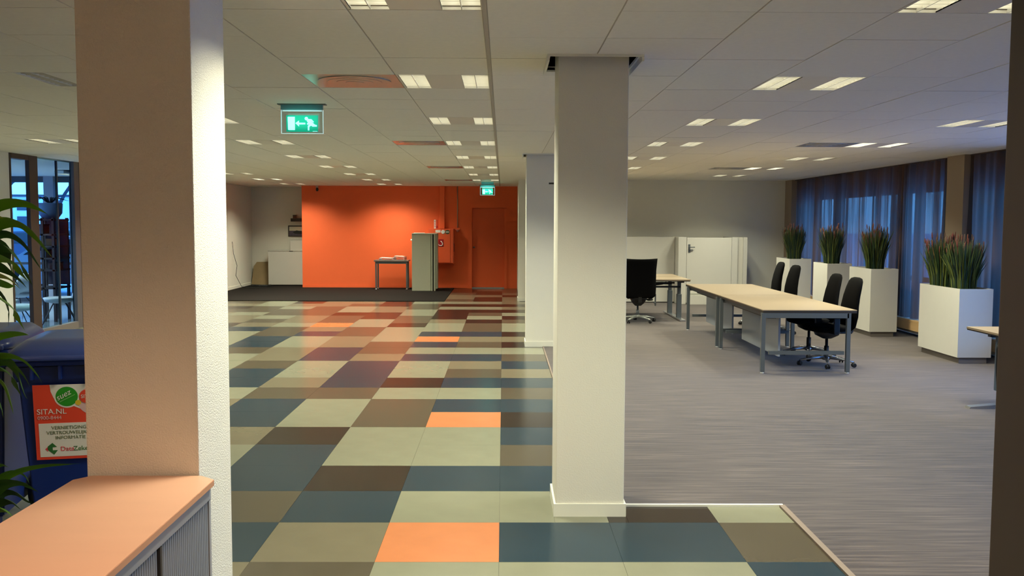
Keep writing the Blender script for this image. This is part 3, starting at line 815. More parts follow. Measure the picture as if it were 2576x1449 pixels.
def grass(x, y, z0, rad, h, label, nb=900, nplume=38, sx=1, sy=1, dens=1):
    t = root('ornamental_grass', (x, y, z0), label=label, cat='plant', group='artificial grasses in the planters')
    for mi_, m_ in enumerate(gr_m):
        b = MB()
        for i in range(nb//3):
            a, r_ = random.uniform(0, 2*PI), rad*math.sqrt(random.random())
            bx, by = r_*math.cos(a)*sx*.72, r_*math.sin(a)*sy*.72
            hh = h*random.uniform(.5, .9)
            ln = random.uniform(.05, .42)*(r_/rad+.3)*.42
            dx, dy = math.cos(a)*ln*h, math.sin(a)*ln*h
            w = random.uniform(.004, .008); ta = random.uniform(0, PI); wx, wy = w*math.cos(ta), w*math.sin(ta)
            p = [(bx+dx*q**2, by+dy*q**2, hh*q) for q in (0, .35, .7, 1)]
            vs = []
            for q, ww in zip(p, (1, 1, .8, .1)):
                vs.append((b.bm.verts.new((q[0]-wx*ww, q[1]-wy*ww, q[2])), b.bm.verts.new((q[0]+wx*ww, q[1]+wy*ww, q[2]))))
            for A, B in zip(vs, vs[1:]): b.bm.faces.new((A[0], A[1], B[1], B[0]))
        b.build('blades', m_, t, kind='stuff', recalc=False)
    for i in range(nplume):
        a, r_ = random.uniform(0, 2*PI), rad*math.sqrt(random.random())
        bx, by = r_*math.cos(a)*sx, r_*math.sin(a)*sy
        top = h*random.uniform(.74, 1.0); tilt = random.uniform(.0, .16)*(r_/rad)
        ln = h*random.uniform(.09, .16)
        cx_, cy_ = bx*1.15, by*1.15
        e_ = Vector((math.cos(a)*tilt, math.sin(a)*tilt, 1)).normalized()
        s0 = Vector((cx_, cy_, top-ln))
        b = MB(); b.tube([s0 + e_*ln*q for q in (0, .15, .45, .8, 1)], [.002, .007, .009, .006, .001], 5)
        b.tube([(bx*.6, by*.6, h*.3), s0], .0022, 4)
        b.build('plume', random.choice((pl_m, pl_m, pl2_m)), t)
    return t
for y0, y1, h, lab, gl in ((17.5, 18.35, 1.03, 'farthest white planter box, nearest the corner', 'grass plant in the farthest planter'),
                      (15.45, 16.15, 1.03, 'second farthest white planter box', 'grass plant in the second farthest planter'),
                      (13.88, 14.75, 1.02, 'third white planter box, seen just behind the nearest task chair', 'grass plant in the third planter behind the near chairs')):
    planter(y0, y1, h, lab, x0=5.39 if y0 > 15 else 5.50)
    xx = (5.39 if y0 > 15 else 5.50)+.2
    grass(xx-.02, y0+.32, h-.04, .17, .74, gl)
planter(11.20, 12.28, .91, 'nearest white planter box, longer and lower, at the right', x0=5.52)
grass(5.71, 11.49, .87, .19, .72, 'nearer of the two red-tipped grasses in the long planter', nb=1100, nplume=36)
grass(5.69, 12.02, .87, .20, .74, 'farther of the two red-tipped grasses in the long planter', nb=1100, nplume=46)

# ------------------------------------------------------------------ desks
def bench_desk(y0, y1, label, x0=2.93, x1=3.99, zt=.73):
    L_ = y1-y0
    t = root('office_desk', (x0, y0, .008), label=label, cat='desk', group='square-legged white desks')
    W_ = x1-x0
    tp = MB().box(0, W_, 0.002, L_-.002, zt-.018, zt-.008, bev=.001).build('desk_top', desk_m, t)
    MB().box(.001, W_-.001, .003, L_-.003, zt-.044, zt-.018).build('edge_band', edge_m, tp)
    for yy in (.0, L_-.21):
        fr = MB(); s_ = .045
        fr.box(.03, W_-.09, yy, yy+s_, zt-.10, zt-.044).build('frame_rail', steel_m, t)
        MB().box(.03+s_, W_-.09-s_, yy, yy+s_, .215, .255).build('cross_rail', steel_m, t)
        for xx in (-.015, W_-.11):
            lg = MB().box(xx+.0, xx+s_, yy, yy+s_, .015, zt-.044, bev=.002).build('leg', steel_m, t)
            MB().lathe([(.022, 0), (.022, .01), (.012, .016)], c=(xx+s_/2, yy+s_/2, 0), seg=10).build('foot', whites, lg)
    MB().box(.04, .075, .05, L_-.05, zt-.09, zt-.046).box(W_-.13, W_-.10, .05, L_-.05, zt-.09, zt-.046).build('side_beam', steel_m, t)
    MB().box(.12, .22, .25, L_-.3, zt-.13, zt-.10).build('cable_tray', blackp_m, t)
    for i_ in range(4): MB().tube([(.11, .3+i_*.35, zt-.07), (.16, .42+i_*.35, zt-.115), (.12, .55+i_*.35, zt-.08)], .006, 5).build('cable', whites, t)
    return t
panel_m = mat('glossy_grey_panel', (150, 156, 164), .22)
bench_desk(10.43, 12.66, 'nearer of the two joined light-topped office desks')
bench_desk(12.67, 14.9, 'farther of the two joined light-topped office desks')
for y0, y1, lab in ((10.75, 12.4, 'glossy grey modesty panel hanging under the nearer joined desk'), (12.95, 14.6, 'glossy grey modesty panel hanging under the farther joined desk')):
    t = root('modesty_panel', (3.2, y0, 0), label=lab, cat='panel')
    MB().box(0, .025, 0, y1-y0, .155, .62, bev=.003).build('sheet', panel_m, t)
    for yy in (.2, y1-y0-.2): MB().box(.0, .02, yy, yy+.04, .62, .69).build('bracket', steel_m, t)
# sit-stand double bench behind
def sit_desk(y0, y1, label, lx):
    t = root('sit_stand_desk', (lx, y0, .008), label=label, cat='desk', group='height adjustable desks')
    tp = MB().box(-1.75, 0, 0, y1-y0, .705, .728, bev=.002).build('desk_top', desk_m, t)
    MB().box(-1.745, -.005, .005, y1-y0-.005, .694, .705).build('edge_band', edge_m, tp)
    for xx in (-1.62, -.16):
        lg = MB().box(xx, xx+.085, (y1-y0)/2-.04, (y1-y0)/2+.04, .03, .45, bev=.008).build('leg', steel_m, t)
        MB().box(xx+.012, xx+.073, (y1-y0)/2-.028, (y1-y0)/2+.028, .45, .67, bev=.006).build('lifting_column', steel_m, lg)
        MB().box(xx-.005, xx+.09, .02, y1-y0-.02, .0, .032, bev=.006).build('foot', alu_m, t)
        MB().box(xx+.01, xx+.07, .1, y1-y0-.1, .665, .694).build('bracket', edge_m, t)
    MB().box(-1.5, -.2, (y1-y0)/2-.02, (y1-y0)/2+.02, .63, .66).build('cross_beam', edge_m, t)
    MB().box(-1.3, -.13, .18, .30, .575, .60, bev=.004).build('cable_tray', blackp_m, t)
    MB().tube([(-1.0, .2, .63), (-.7, .22, .60), (-.45, .2, .64), (-.38, .2, .67)], .014, 6).build('cable', blackp_m, t)
    return t
sit_desk(15.95, 16.80, 'nearer height-adjustable desk behind the mesh chair', 3.22)
sit_desk(16.84, 17.7, 'farther height-adjustable desk, back to back with the nearer', 3.22)
# desk at the right edge
t = root('corner_desk', (4.44, 7.2, .008), label='pale desk cut off by the right edge with blue-grey end panel', cat='desk')
tp = MB().box(0, .82, 0, 1.65, .695, .715, bev=.002).build('desk_top', desk_m, t)
MB().box(.004, .816, .004, 1.646, .684, .695).build('edge_band', edge_m, tp)
bl_m = mat('blue_grey_panel', (74, 88, 104), .45)
for yy in (.2, 1.26):
    MB().box(.10, .74, yy, yy+.05, .16, .68, bev=.01).build('end_panel', bl_m, t)
    MB().box(.20, .62, yy-.005, yy+.055, .02, .16).build('post', mat('post_grey', (88, 102, 112), .4), t)
    MB().prism([(-.15, .0), (.8, .0), (.8, .03), (.2, .045), (-.14, .016)], yy-.02, yy+.07, 'y').build('foot', alu_m, t)
    MB().box(.03, .76, yy, yy+.05, .66, .684).build('bracket', edge_m, t)
MB().tube([(.10, 1.24, .62), (.085, 1.235, .55), (.09, 1.235, .35), (.10, 1.235, .22), (.17, 1.235, .17), (.25, 1.235, .16)], .014, 8).build('cable_sleeve', blackp_m, t)

# ------------------------------------------------------------------ chairs
def star_base(t, col, rr=.32, fh=.075):
    hub = MB().lathe([(.045, .075), (.05, .10), (.03, .13)], seg=14).build('star_base', col, t)
    for k in range(5):
        a = k*2*PI/5+.3
        ca, sa = math.cos(a), math.sin(a)
        b = MB(); n4 = Vector((-sa, ca, 0))
        b.loft([(Vector((ca*.03, sa*.03, .105)), n4*.024, Vector((0, 0, .020))), (Vector((ca*rr*.6, sa*rr*.6, .092)), n4*.020, Vector((0, 0, .014))), (Vector((ca*rr, sa*rr, .072)), n4*.016, Vector((0, 0, .009)))], seg=10, power=4)
        b.build('base_arm', col, hub)
        w = MB()
        for s_ in (-1, 1):
            q = MB().lathe([(.020, -.010), (.027, -.006), (.027, .006), (.020, .010)], seg=12)
            rot = Matrix.Rotation(a+.6, 3, 'Z') @ Matrix.Rotation(PI/2, 3, 'X')
            w._merge(q.bm, rot, Vector((ca*rr, sa*rr, .035)) + (Matrix.Rotation(a+.6, 3, 'Z') @ Vector((0, s_*.015, 0))))
        w.lathe([(.008, .03), (.008, .072)], c=(ca*rr, sa*rr, 0), seg=8)
        w.build('caster', blackp_m, t)
def task_chair(loc, rz, label):
    t = root('task_chair', loc, rz, label, 'office chair', 'black task chairs at the joined desks')
    Z = Vector((0, 0, 1))
    MB().loft([((0, .02, .42), (.17, 0, 0), (0, .18, 0)), ((0, .02, .435), (.235, 0, 0), (0, .235, 0)), ((0, .02, .475), (.245, 0, 0), (0, .245, 0)), ((0, .02, .49), (.22, 0, 0), (0, .22, 0)), ((0, .02, .495), (.12, 0, 0), (0, .12, 0))], seg=28, power=3.2).build('seat', black_m, t)
    bk = []
    for z, w, y, th in ((.44, .16, -.235, .02), (.48, .205, -.25, .032), (.60, .225, -.262, .044), (.72, .215, -.27, .044), (.84, .20, -.29, .042), (.94, .185, -.315, .040), (1.01, .165, -.335, .036), (1.045, .13, -.345, .028), (1.058, .07, -.348, .014)):
        bk.append(((0, y, z), (w, 0, 0), (0, th, 0)))
    MB().loft(bk, seg=24, power=2.8).build('backrest', black_m, t)
    MB().box(-.03, .03, -.30, -.08, .385, .415, bev=.008).box(-.03, .03, -.31, -.285, .40, .62, bev=.006).build('back_support', blackp_m, t)
    MB().loft([((0, 0, .33), (.04, 0, 0), (0, .05, 0)), ((0, 0, .37), (.085, 0, 0), (0, .13, 0)), ((0, 0, .42), (.11, 0, 0), (0, .15, 0))], seg=16, power=4).build('mechanism', blackp_m, t)
    MB().lathe([(.028, .10), (.028, .24), (.017, .24), (.017, .35)], seg=14).build('gas_lift', blackp_m, t)
    for s_ in (-1, 1):
        ar = MB().box(s_*.27-.012, s_*.27+.012, -.04, .03, .42, .60, bev=.008).box(min(s_*.1, s_*.28), max(s_*.1, s_*.28), -.03, .02, .405, .43).build('armrest', blackp_m, t)
        MB().loft([((s_*.275, -.01, .595), (.035, 0, 0), (0, .11, 0)), ((s_*.275, -.01, .615), (.042, 0, 0), (0, .125, 0)), ((s_*.275, -.01, .628), (.036, 0, 0), (0, .115, 0))], seg=16, power=3.5).build('arm_pad', black_m, ar)
    MB().tube([(.1, .05, .39), (.25, .06, .385)], .007, 6).build('lever', blackp_m, t)
    star_base(t, alu_m)
    return t
task_chair((3.86, 11.02, .008), PI/2+.05, 'nearest black task chair, tucked under the near desk')
task_chair((3.92, 11.85, .008), PI/2+.02, 'black task chair second from the front at the near desk')
task_chair((4.16, 14.25, .008), PI/2+.08, 'black task chair third from the front, at the far desk')
task_chair((4.28, 15.45, .008), PI/2+.0, 'farthest black task chair, beside the far end of the joined desks')
def mesh_chair(loc, rz, label):
    t = root('swivel_chair', loc, rz, label, 'office chair', 'square-backed black swivel chairs')
    MB().loft([((0, .02, .44), (.19, 0, 0), (0, .19, 0)), ((0, .02, .455), (.245, 0, 0), (0, .24, 0)), ((0, .02, .49), (.25, 0, 0), (0, .245, 0)), ((0, .02, .505), (.2, 0, 0), (0, .2, 0))], seg=28, power=4).build('seat', black_m, t)
    b = MB(); rows = []
    for z, w in ((.44, .20), (.47, .265), (.60, .272), (.75, .268), (.90, .268), (1.03, .278), (1.095, .283)):
        row = []
        for i in range(9):
            q = i/4-1
            zz = z + (.012*(q*q-.5) if z > 1.05 else 0) - (.02*(q*q) if z < .45 else 0)
            row.append((w*q, -.235-.05*(1-q*q) - .10*max(0, z-.6)**1.2, zz))
        rows.append(row)
    for off in (0, .025):
        vs = [[b.bm.verts.new((p[0], p[1]+off, p[2])) for p in row] for row in rows]
        for A, B in zip(vs, vs[1:]):
            for k in range(8):
                f_ = b.bm.faces.new((A[k], A[k+1], B[k+1], B[k])); f_.smooth = True
        if off == 0: v0 = vs
    loop = lambda v: v[0][:] + [r[-1] for r in v[1:]] + v[-1][-2::-1] + [r[0] for r in v[-2:0:-1]]
    A, B = loop(v0), loop(vs)
    for k in range(len(A)): b.bm.faces.new((A[k], A[(k+1) % len(A)], B[(k+1) % len(A)], B[k]))
    b.build('backrest', black_m, t)
    MB().loft([((0, -.02, .29), (.05, 0, 0), (0, .06, 0)), ((0, -.04, .34), (.10, 0, 0), (0, .13, 0)), ((0, -.05, .44), (.15, 0, 0), (0, .19, 0))], seg=16, power=4).build('mechanism', blackp_m, t)
    MB().box(-.03, .03, -.285, -.25, .36, .46, bev=.008).box(-.03, .03, -.30, -.1, .36, .39).build('back_support', blackp_m, t)
    MB().tube([(.12, -.1, .40), (.17, -.1, .395), (.24, -.1, .40)], [.008, .02, .016], 8).build('lever', blackp_m, t)
    MB().box(.255, .28, -.22, .0, .34, .36, bev=.004).box(.262, .282, -.20, -.15, .30, .50, bev=.004).build('side_arm', steel_m, t)
    MB().lathe([(.026, .10), (.026, .22), (.016, .22), (.016, .32)], seg=14).build('gas_lift', steel_m, t)
    star_base(t, mat('silver_base', (168, 170, 162), .35, metal=.4), rr=.31)
    return t
mesh_chair((2.30, 15.85, .008), .0, 'black square-backed swivel chair seen from behind, right of the cream column')
mesh_chair((2.06, 18.25, .008), PI+.3, 'swivel chair mostly hidden behind the cream column, only base showing')

# ------------------------------------------------------------------ glass wall on the left and the lobby behind it
w = root('window_20', (XL, 0, 0), kind='structure', label='floor to ceiling glass wall on the left')
brn2 = mat('mullion_brown', (66, 52, 46), .5)
MB().box(-.045, .015, 12.9, 12.93, 0, CZ).build('mullion', brn2, w)
MB().box(-.045, .015, 13.42, 13.66, 0, CZ, bev=.004).build('mullion', brn2, w)
MB().box(-.045, .012, 14.81, 14.98, 0, CZ, bev=.004).build('mullion', mat('mullion_grey', (96, 92, 96), .4), w)
MB().box(-.05, .015, 14.98, 15.12, 0, CZ, bev=.004).build('mullion', brn2, w)
MB().box(-.10, .02, 12.93, 13.40, CZ-.07, CZ).build('head_rail', brn2, w)
MB().box(-.05, -.02, 14.31, 14.335, 0.1, CZ-.02).build('glass_joint', fm, w)
MB().box(-.08, .02, 12.93, 13.40, 0, .11).box(-.08, .02, 13.66, 14.81, 0, .11).build('sill_rail', mat('sill_grey', (120, 112, 108), .4), w)
lg_m = glass('lobby_glass', (.80, .95, 1.0), .10)
fc_m = glass('facade_glass', (.97, .99, 1.0), .3)
for a, b in ((12.93, 13.40), (13.66, 14.31), (14.335, 14.81)):
    MB().box(-.04, -.03, a, b, .11, CZ-.01).build('pane', lg_m, w)
    
lob_floor = mat('lobby_floor', (120, 136, 150), .08)
struct('floor_lobby', MB().box(-16, -6.9, 9, 19.75, -.1, 0), lob_floor, 'shiny lobby floor beyond the glass wall')
struct('ceiling_lobby', MB().box(-16, -6.95, 9, 19.9, CZ, CZ+.1), ceil_m, 'lobby ceiling beyond the glass')
struct('wall_lobby', MB().box(-16.2, -6.95, 8.8, 9, 0, CZ).box(-6.95, -6.90, 15.12, 19.75, 0, CZ), wall_m)
# facade of the lobby
w = root('window_21', (0, 19.7, 0), kind='structure', label='glazed lobby front facing the trees')
MB().box(-16, -6.95, 0, .08, 2.50, CZ).build('head_rail', fm, w)
MB().box(-16, -6.95, 0, .08, 0, .08).build('sill_rail', fm, w)
MB().box(-16, -6.95, .02, .06, .78, .83).build('transom', fm, w)
for x in (-15, -13.8, -12.6, -11.4, -9.05, -8.1, -7.05): MB().box(x-.03, x+.03, 0, .08, .08, 2.50).build('mullion', fm, w)
MB().box(-9.56, -9.36, -.1, .12, 0, CZ).build('mullion', mat('lobby_column', (150, 150, 160), .6), w, label='pale grey post')
MB().box(-16, -6.95, .03, .04, .08, 2.5).build('pane', fc_m, w)
for i_, (x, y) in enumerate(((-8.2, 17.2), (-9.4, 14.6), (-10.6, 17.2))):
    o = protos['on'].copy(); COL.objects.link(o); o.location = (x, y, CZ-.07)
    for ch in KIDS[protos['on'].name]:
        c = ch.copy(); COL.objects.link(c); c.parent = o
        for g in ch.children:
            e_ = g.copy(); COL.objects.link(e_); e_.parent = c
    tag(o, ['ceiling light inside the lobby above the dark rack', 'ceiling light inside the lobby nearest the glass wall', 'ceiling light deeper inside the lobby'][i_], 'ceiling light', 'lobby ceiling lights')
    for dx in (.1, .5): aim_light(x+dx, y+.3, 34, (1, .98, .9)).location.z = CZ-.075
# shelf rack seen through the glass
rk = mat('rack_dark', (40, 34, 44), .6)
t = root('shelf_rack', (-7.72, 16.0, 0), label='dark open shelf rack standing behind the glass wall', cat='rack')
for x in (-.20, 0, .18):
    for y in (-.25, .25): MB().box(x-.02, x+.02, y-.02, y+.02, .0, 1.75).build('upright', rk, t)
for z in (.55, .85, 1.05, 1.25, 1.45, 1.70): MB().box(-.23, .21, -.27, .27, z, z+.03).build('shelf', rk, t)
MB().box(-.22, .20, .24, .26, .60, 1.70).build('back_panel', mat('rack_back', (36, 36, 54), .7), t)
for i_, (x, z, h_, c_) in enumerate(((-.12, 1.48, .16, (70, 76, 120)), (.05, 1.28, .13, (180, 140, 90)), (-.08, 1.08, .13, (150, 160, 190)), (.10, .88, .12, (90, 70, 60)))):
    q = root('storage_bin', (-7.72+x, 16.0, z), label=['bluish bin high in the dark rack', 'tan bin in the dark rack', 'pale bin in the dark rack', 'brown bin low in the dark rack'][i_], cat='box')
    MB().box(-.06, .06, -.12, .12, .0, h_, bev=.006).build('tub', mat('bin_%d' % i_, c_, .5), q)
    MB().box(-.065, .065, -.125, .125, h_-.015, h_+.002).build('rim', rk, q)
t = root('planter_tub', (-7.70, 16.0, 1.73), label='pale blue tub on top of the dark rack', cat='tub')
MB().lathe([(.12, 0), (.19, .10), (.20, .26), (.185, .27)], seg=20).build('tub', mat('pale_blue_tub', (120, 150, 190), .5), t)
for i_ in range(14):
    a = i_*.9; rr = .1+.06*(i_ % 3)
    MB().tube([(0, 0, .25), (math.cos(a)*rr*.6, math.sin(a)*rr*.6, .36), (math.cos(a)*rr*1.5, math.sin(a)*rr*1.5, .31+.03*(i_ % 4))], [.006, .012, .002], 5).build('leaf', mat('lobby_leaf', (34, 54, 58), .6), t)
# lounge chairs with wire legs and a round table
lw = mat('lounge_white', (196, 204, 214), .5)
for i_, (x, y, rz) in enumerate(((-8.0, 14.9, .4), (-7.35, 15.5, 2.0), (-8.6, 16.6, 1.1), (-7.3, 14.05, -.8))):
    t = root('lounge_chair', (x, y, 0), rz, ['pale lounge chair with wire legs nearest the wide mullion', 'pale lounge chair with wire legs by the right mullion', 'lounge chair farther back in the lobby', 'lounge chair right behind the glass joint'][i_], 'chair', 'lobby lounge chairs')
    MB().loft([((0, 0, .34), (.10, 0, 0), (0, .10, 0)), ((0, 0, .37), (.22, 0, 0), (0, .22, 0)), ((0, 0, .43), (.27, 0, 0), (0, .25, 0)), ((0, 0, .44), (.2, 0, 0), (0, .2, 0))], seg=20, power=2.6).build('seat', lw, t)
    MB().loft([((0, -.20, .42), (.22, 0, 0), (0, .03, 0)), ((0, -.27, .60), (.25, 0, 0), (0, .03, 0)), ((0, -.31, .78), (.17, 0, 0), (0, .02, 0))], seg=20, power=2.6).build('backrest', lw, t)
    for sx in (-1, 1):
        for sy in (-1, 1): MB().tube([(sx*.08, sy*.08, .36), (sx*.27, sy*.26, .0)], .008, 6).build('leg', rk, t)
t = root('lobby_table', (-8.75, 15.3, 0), label='small round pale table among the lobby chairs', cat='table')
MB().lathe([(.40, .70), (.41, .715), (.40, .73)], seg=28).build('table_top', lw, t)
MB().lathe([(.24, 0), (.22, .02), (.03, .05), (.03, .70)], seg=20).build('pedestal', alu_m, t)

# ------------------------------------------------------------------ outdoors
struct('ground', MB().box(-140, 140, 19.9, 180, -.25, -.12).box(6.9, 140, -40, 19.9, -.25, -.12).box(-140, -16.3, -40, 19.9, -.25, -.12), mat('pavement', (222, 228, 230), .8, noise=.2, nscale=(.4, .4, .4)))
bark = mat('bark', (52, 54, 60), .9)
def tree(x, y, h, label, seed):
    rnd = random.Random(seed)
    t = root('bare_tree', (x, y, -.12), label=label, cat='tree', group='bare winter trees outside')
    tr = MB(); br = MB()
    def grow(b, p, d, ln, r_, dep):
        q = p + d*ln*.5 + Vector((rnd.uniform(-.05, .05), rnd.uniform(-.05, .05), 0))*ln
        e_ = p + d*ln
        b.tube([p, q, e_], [r_, r_*.85, r_*.7], 5, caps=False)
        if dep == 0: return
        for k in range(3 if dep > 1 else 2):
            nd = (d + Vector((rnd.uniform(-.9, .9), rnd.uniform(-.9, .9), rnd.uniform(-.15, .5)))).normalized()
            grow(br, e_, nd, ln*rnd.uniform(.6, .85), r_*.6, dep-1)
    grow(tr, Vector((0, 0, 0)), Vector((0, 0, 1)), h*.28, h*.018, 5)
    tr.build('trunk', bark, t, recalc=False); br.build('branches', bark, t, kind='stuff', recalc=False)
for a in ((-22, 32, 7, 'bare tree outside the lobby, leftmost', 3), (-16.5, 30, 6.5, 'bare tree outside the lobby, nearer', 5), (-24, 44, 9, 'bare tree farther off behind the parked cars', 8), (-19, 40, 8, 'bare tree outside, seen beside the grey post', 11)): tree(*a)
hd = root('hedge', (-24, 52, -.12), label='low bluish hedge far behind the parked cars', cat='hedge', kind='stuff')
b = MB()
for i_ in range(260):
    x, y, z = random.uniform(-16, 14), random.uniform(-.6, .6), random.uniform(.1, 1.5); s_ = random.uniform(.25, .5)
    b.box(-s_, s_, -s_*.6, s_*.6, -s_*.4, s_*.4, rot=Matrix.Rotation(random.uniform(0, 3), 3, 'Z') @ Matrix.Rotation(random.uniform(0, 1), 3, 'X'), at=Vector((x, y, z)))
b.build('foliage', mat('hedge_leaf', (120, 140, 128), .9, noise=.3, nscale=(3, 3, 3)), hd, kind='stuff')
t = root('office_block', (-68, 125, -.12), label='distant pale building beyond the trees', cat='building')
MB().box(-16, 22, 0, 10, 0, 5).build('wall', mat('far_wall', (232, 236, 238), .8), t)
for i_ in range(10):
    for z in (1.0, 3.2): MB().box(-14+3.5*i_, -12+3.5*i_, -.1, .02, z, z+1.4).build('window', fm, t)
MB().box(-16.3, 22.3, -.3, 10.3, 5, 5.3).build('roof', fm, t)
def car(x, y, rz, col, label):
    t = root('parked_car', (x, y, -.12), rz, label, 'car', 'cars parked outside the lobby')
    m_ = mat('car_'+label.split()[0], col, .25)
    prof = [(-2.1, .3), (-2.15, .75), (-1.95, .92), (-1.2, 1.0), (-.6, 1.42), (.9, 1.46), (1.7, 1.0), (2.05, .9), (2.12, .45), (2.0, .28)]
    MB().prism([(p[0], p[1]) for p in prof], -.82, .82, 'y').build('body', m_, t)
    MB().prism([(-1.1, 1.0), (-.58, 1.36), (.86, 1.40), (1.5, 1.02)], -.835, .835, 'y').build('side_windows', mat('car_glass', (20, 24, 30), .1), t)
    MB().prism([(1.05, 1.4), (1.62, 1.06), (1.66, 1.08), (1.1, 1.44)], -.7, .7, 'y').build('rear_window', MATS['car_glass'], t)
    for sx in (-1.3, 1.3):
        for sy in (-.8, .8):
            q = MB().lathe([(.2, -.1), (.32, -.09), (.32, .09), (.2, .1)], seg=16).build('wheel', blackp_m, t)
            q.rotation_euler = (PI/2, 0, 0); q.location = (sx, sy, .32)
    for sy in (-.7, .55): MB().box(2.02, 2.14, sy, sy+.18, .68, .86).build('tail_light', mat('tail_red', (150, 40, 50), .3), t)
    MB().box(2.1, 2.15, -.26, .26, .5, .62).build('number_plate', whites, t)
car(-22.0, 27.5, -PI/2+.1, (30, 28, 44), 'dark parked car seen through the left pane')
car(-10.6, 23.6, .15, (205, 212, 216), 'silver parked car seen lower in the glass wall')
car(-17.6, 34, .1, (60, 66, 86), 'bluish parked car behind the silver one')

# ------------------------------------------------------------------ blue wheeled bins
blue_m = mat('bin_blue', (18, 44, 112), .38, noise=.06); lid_m = mat('bin_lid_blue', (54, 70, 130), .3)  # lid blue lightened, with its sheen put into the colour
stw = mat('sticker_white', (232, 226, 214), .45); sto = mat('sticker_orange', (232, 72, 46), .45); stg = mat('sticker_leaf', (44, 150, 36), .45)
stt = mat('sticker_text', (104, 118, 84), .5); stp = mat('sticker_pink', (226, 74, 86), .45); sty = mat('sticker_yellow', (226, 190, 50), .45); stdg = mat('sticker_darkgreen', (50, 112, 54), .45); stpk = mat('sticker_blush', (224, 186, 180), .45)
def wheelie(loc, rz, label, sticker):
    t = root('wheeled_bin', loc, rz, label, 'bin', 'blue wheeled bins'); t.scale = (1, 1, .978)
    # body: a tapering shell, front face at y = 0 (top), back at y = .62
    b = MB()
    def ring(z, hw, y0, y1): return [b.bm.verts.new(p) for p in ((-hw, y0, z), (hw, y0, z), (hw, y1, z), (-hw, y1, z))]
    rs = [ring(.06, .225, .09, .52), ring(.55, .255, .045, .58), ring(.92, .275, .012, .62), ring(.92, .292, -.005, .63), ring(1.0, .295, -.01, .64)]
    b.bm.faces.new(rs[0]); b.bm.faces.new(rs[-1])
    for A, B in zip(rs, rs[1:]):
        for k in range(4): b.bm.faces.new((A[k], A[(k+1) % 4], B[(k+1) % 4], B[k]))
    bmesh.ops.bevel(b.bm, geom=[e for e in b.bm.edges], offset=.008, segments=2, affect='EDGES')
    b.build('body', blue_m, t)
    rim = MB().box(-.315, .315, -.045, .66, 1.0, 1.028, bev=.012)
    for x in (-.2, -.07, .07, .2): rim.box(x-.006, x+.006, -.04, -.005, .93, 1.0)
    rim.build('rim', blue_m, t)
    b = MB()
    b.loft([((0, .30, 1.03), (.325, 0, 0), (0, .36, 0)), ((0, .30, 1.06), (.328, 0, 0), (0, .362, 0)), ((0, .31, 1.085), (.305, 0, 0), (0, .335, 0)), ((0, .34, 1.115), (.27, 0, 0), (0, .27, 0)), ((0, .35, 1.12), (.2, 0, 0), (0, .2, 0))], seg=32, power=8)
    lid = b.build('lid', lid_m, t)
    MB().box(-.3, .3, -.075, -.045, 1.03, 1.055, bev=.01).build('lid_grip', lid_m, lid)
    MB().tube([(-.25, .68, .98), (.25, .68, .98)], .016, 8).build('handle_bar', blue_m, t)
    MB().tube([(-.28, .52, .10), (.28, .52, .10)], .01, 8).build('axle', blackp_m, t)
    for s_ in (-.27, .27):
        q = MB().lathe([(.06, -.025), (.10, -.022), (.10, .022), (.06, .025)], seg=20).build('wheel', blackp_m, t)
        q.rotation_euler = (0, PI/2, 0); q.location = (s_, .52, .10)
    MB().box(-.2, .2, .10, .14, 0, .07).build('front_foot', blue_m, t)
    if sticker:
        tilt = math.atan2(.045-.012, .92-.55)
        s = root('sticker', (0, .005, .90)); s.parent = t; s.rotation_euler = (math.atan((.055)/.5), 0, 0)
        s.name = 'sticker'
        # local: x right, z down to -.40, slightly in front of the shell
        y_ = -.012
        x0, x1 = -.205, .16
        bp0 = MB().box(x0, x1, y_-.001, y_, -.40, 0).build('sticker_sheet', sto, s)
        def disc(x, z, r_, m_, lay, nm):
            MB().prism([(x+r_*math.cos(k*PI/20), z+r_*math.sin(k*PI/20)) for k in range(40)], y_-.001-.0006*lay, y_-.0006*lay, 'y').build(nm, m_, s)
        MB().prism([(-.125, 0), (x1, 0), (x1, -.155), (.02, -.135), (-.02, -.115), (-.075, -.10), (-.11, -.07), (-.122, -.035)], y_-.0016, y_-.0006, 'y').build('white_field', stw, s)
        disc(.075, -.09, .075, stpk, 1.6, 'pale_disc')
        disc(-.048, -.064, .060, stw, 2, 'disc_rim'); disc(-.048, -.064, .052, stg, 3, 'green_disc')
        disc(.004, -.098, .014, sty, 4, 'yellow_dot')
        disc(.046, -.066, .036, sto, 5, 'orange_disc')
        text('suez', .042, stw, s, (-.092, y_-.0042, -.085), (PI/2, math.radians(-28), 0), shear=.3)
        MB().prism([(-.082, -.094), (-.01, -.056), (-.009, -.052), (-.083, -.089)], y_-.0048, y_-.004, 'y').build('underline', mat('leaf_light', (120, 190, 100), .5), s)
        text('SITA', .026, stw, s, (.018, y_-.0054, -.074))
        text('SITA.NL', .040, stw, s, (-.192, y_-.003, -.155))
        text('0900-8444', .026, stpk, s, (-.190, y_-.003, -.183))
        MB().box(-.187, .15, y_-.002, y_-.001, -.385, -.205).build('white_panel', stw, s)
        for k, (l_x, tx) in enumerate(((-.128, 'VERNIETIGING'), (-.152, 'VERTROUWELIJKE'), (-.112, 'INFORMATIE'))):
            text(tx, .025, stt, s, (l_x, y_-.003, -.237-.027*k))
        MB().prism([(-.163, -.343), (-.150, -.33), (-.150, -.356)], y_-.003, y_-.002, 'y').build('logo_tip', stp, s)
        MB().prism([(-.150, -.328), (-.128, -.310), (-.108, -.332), (-.128, -.334), (-.128, -.350), (-.104, -.350), (-.122, -.374), (-.153, -.345)], y_-.003, y_-.002, 'y').build('logo_diamond', stdg, s)
        text('Data', .034, stp, s, (-.092, y_-.003, -.355)); text('Zeker', .034, stdg, s, (-.031, y_-.003, -.355))
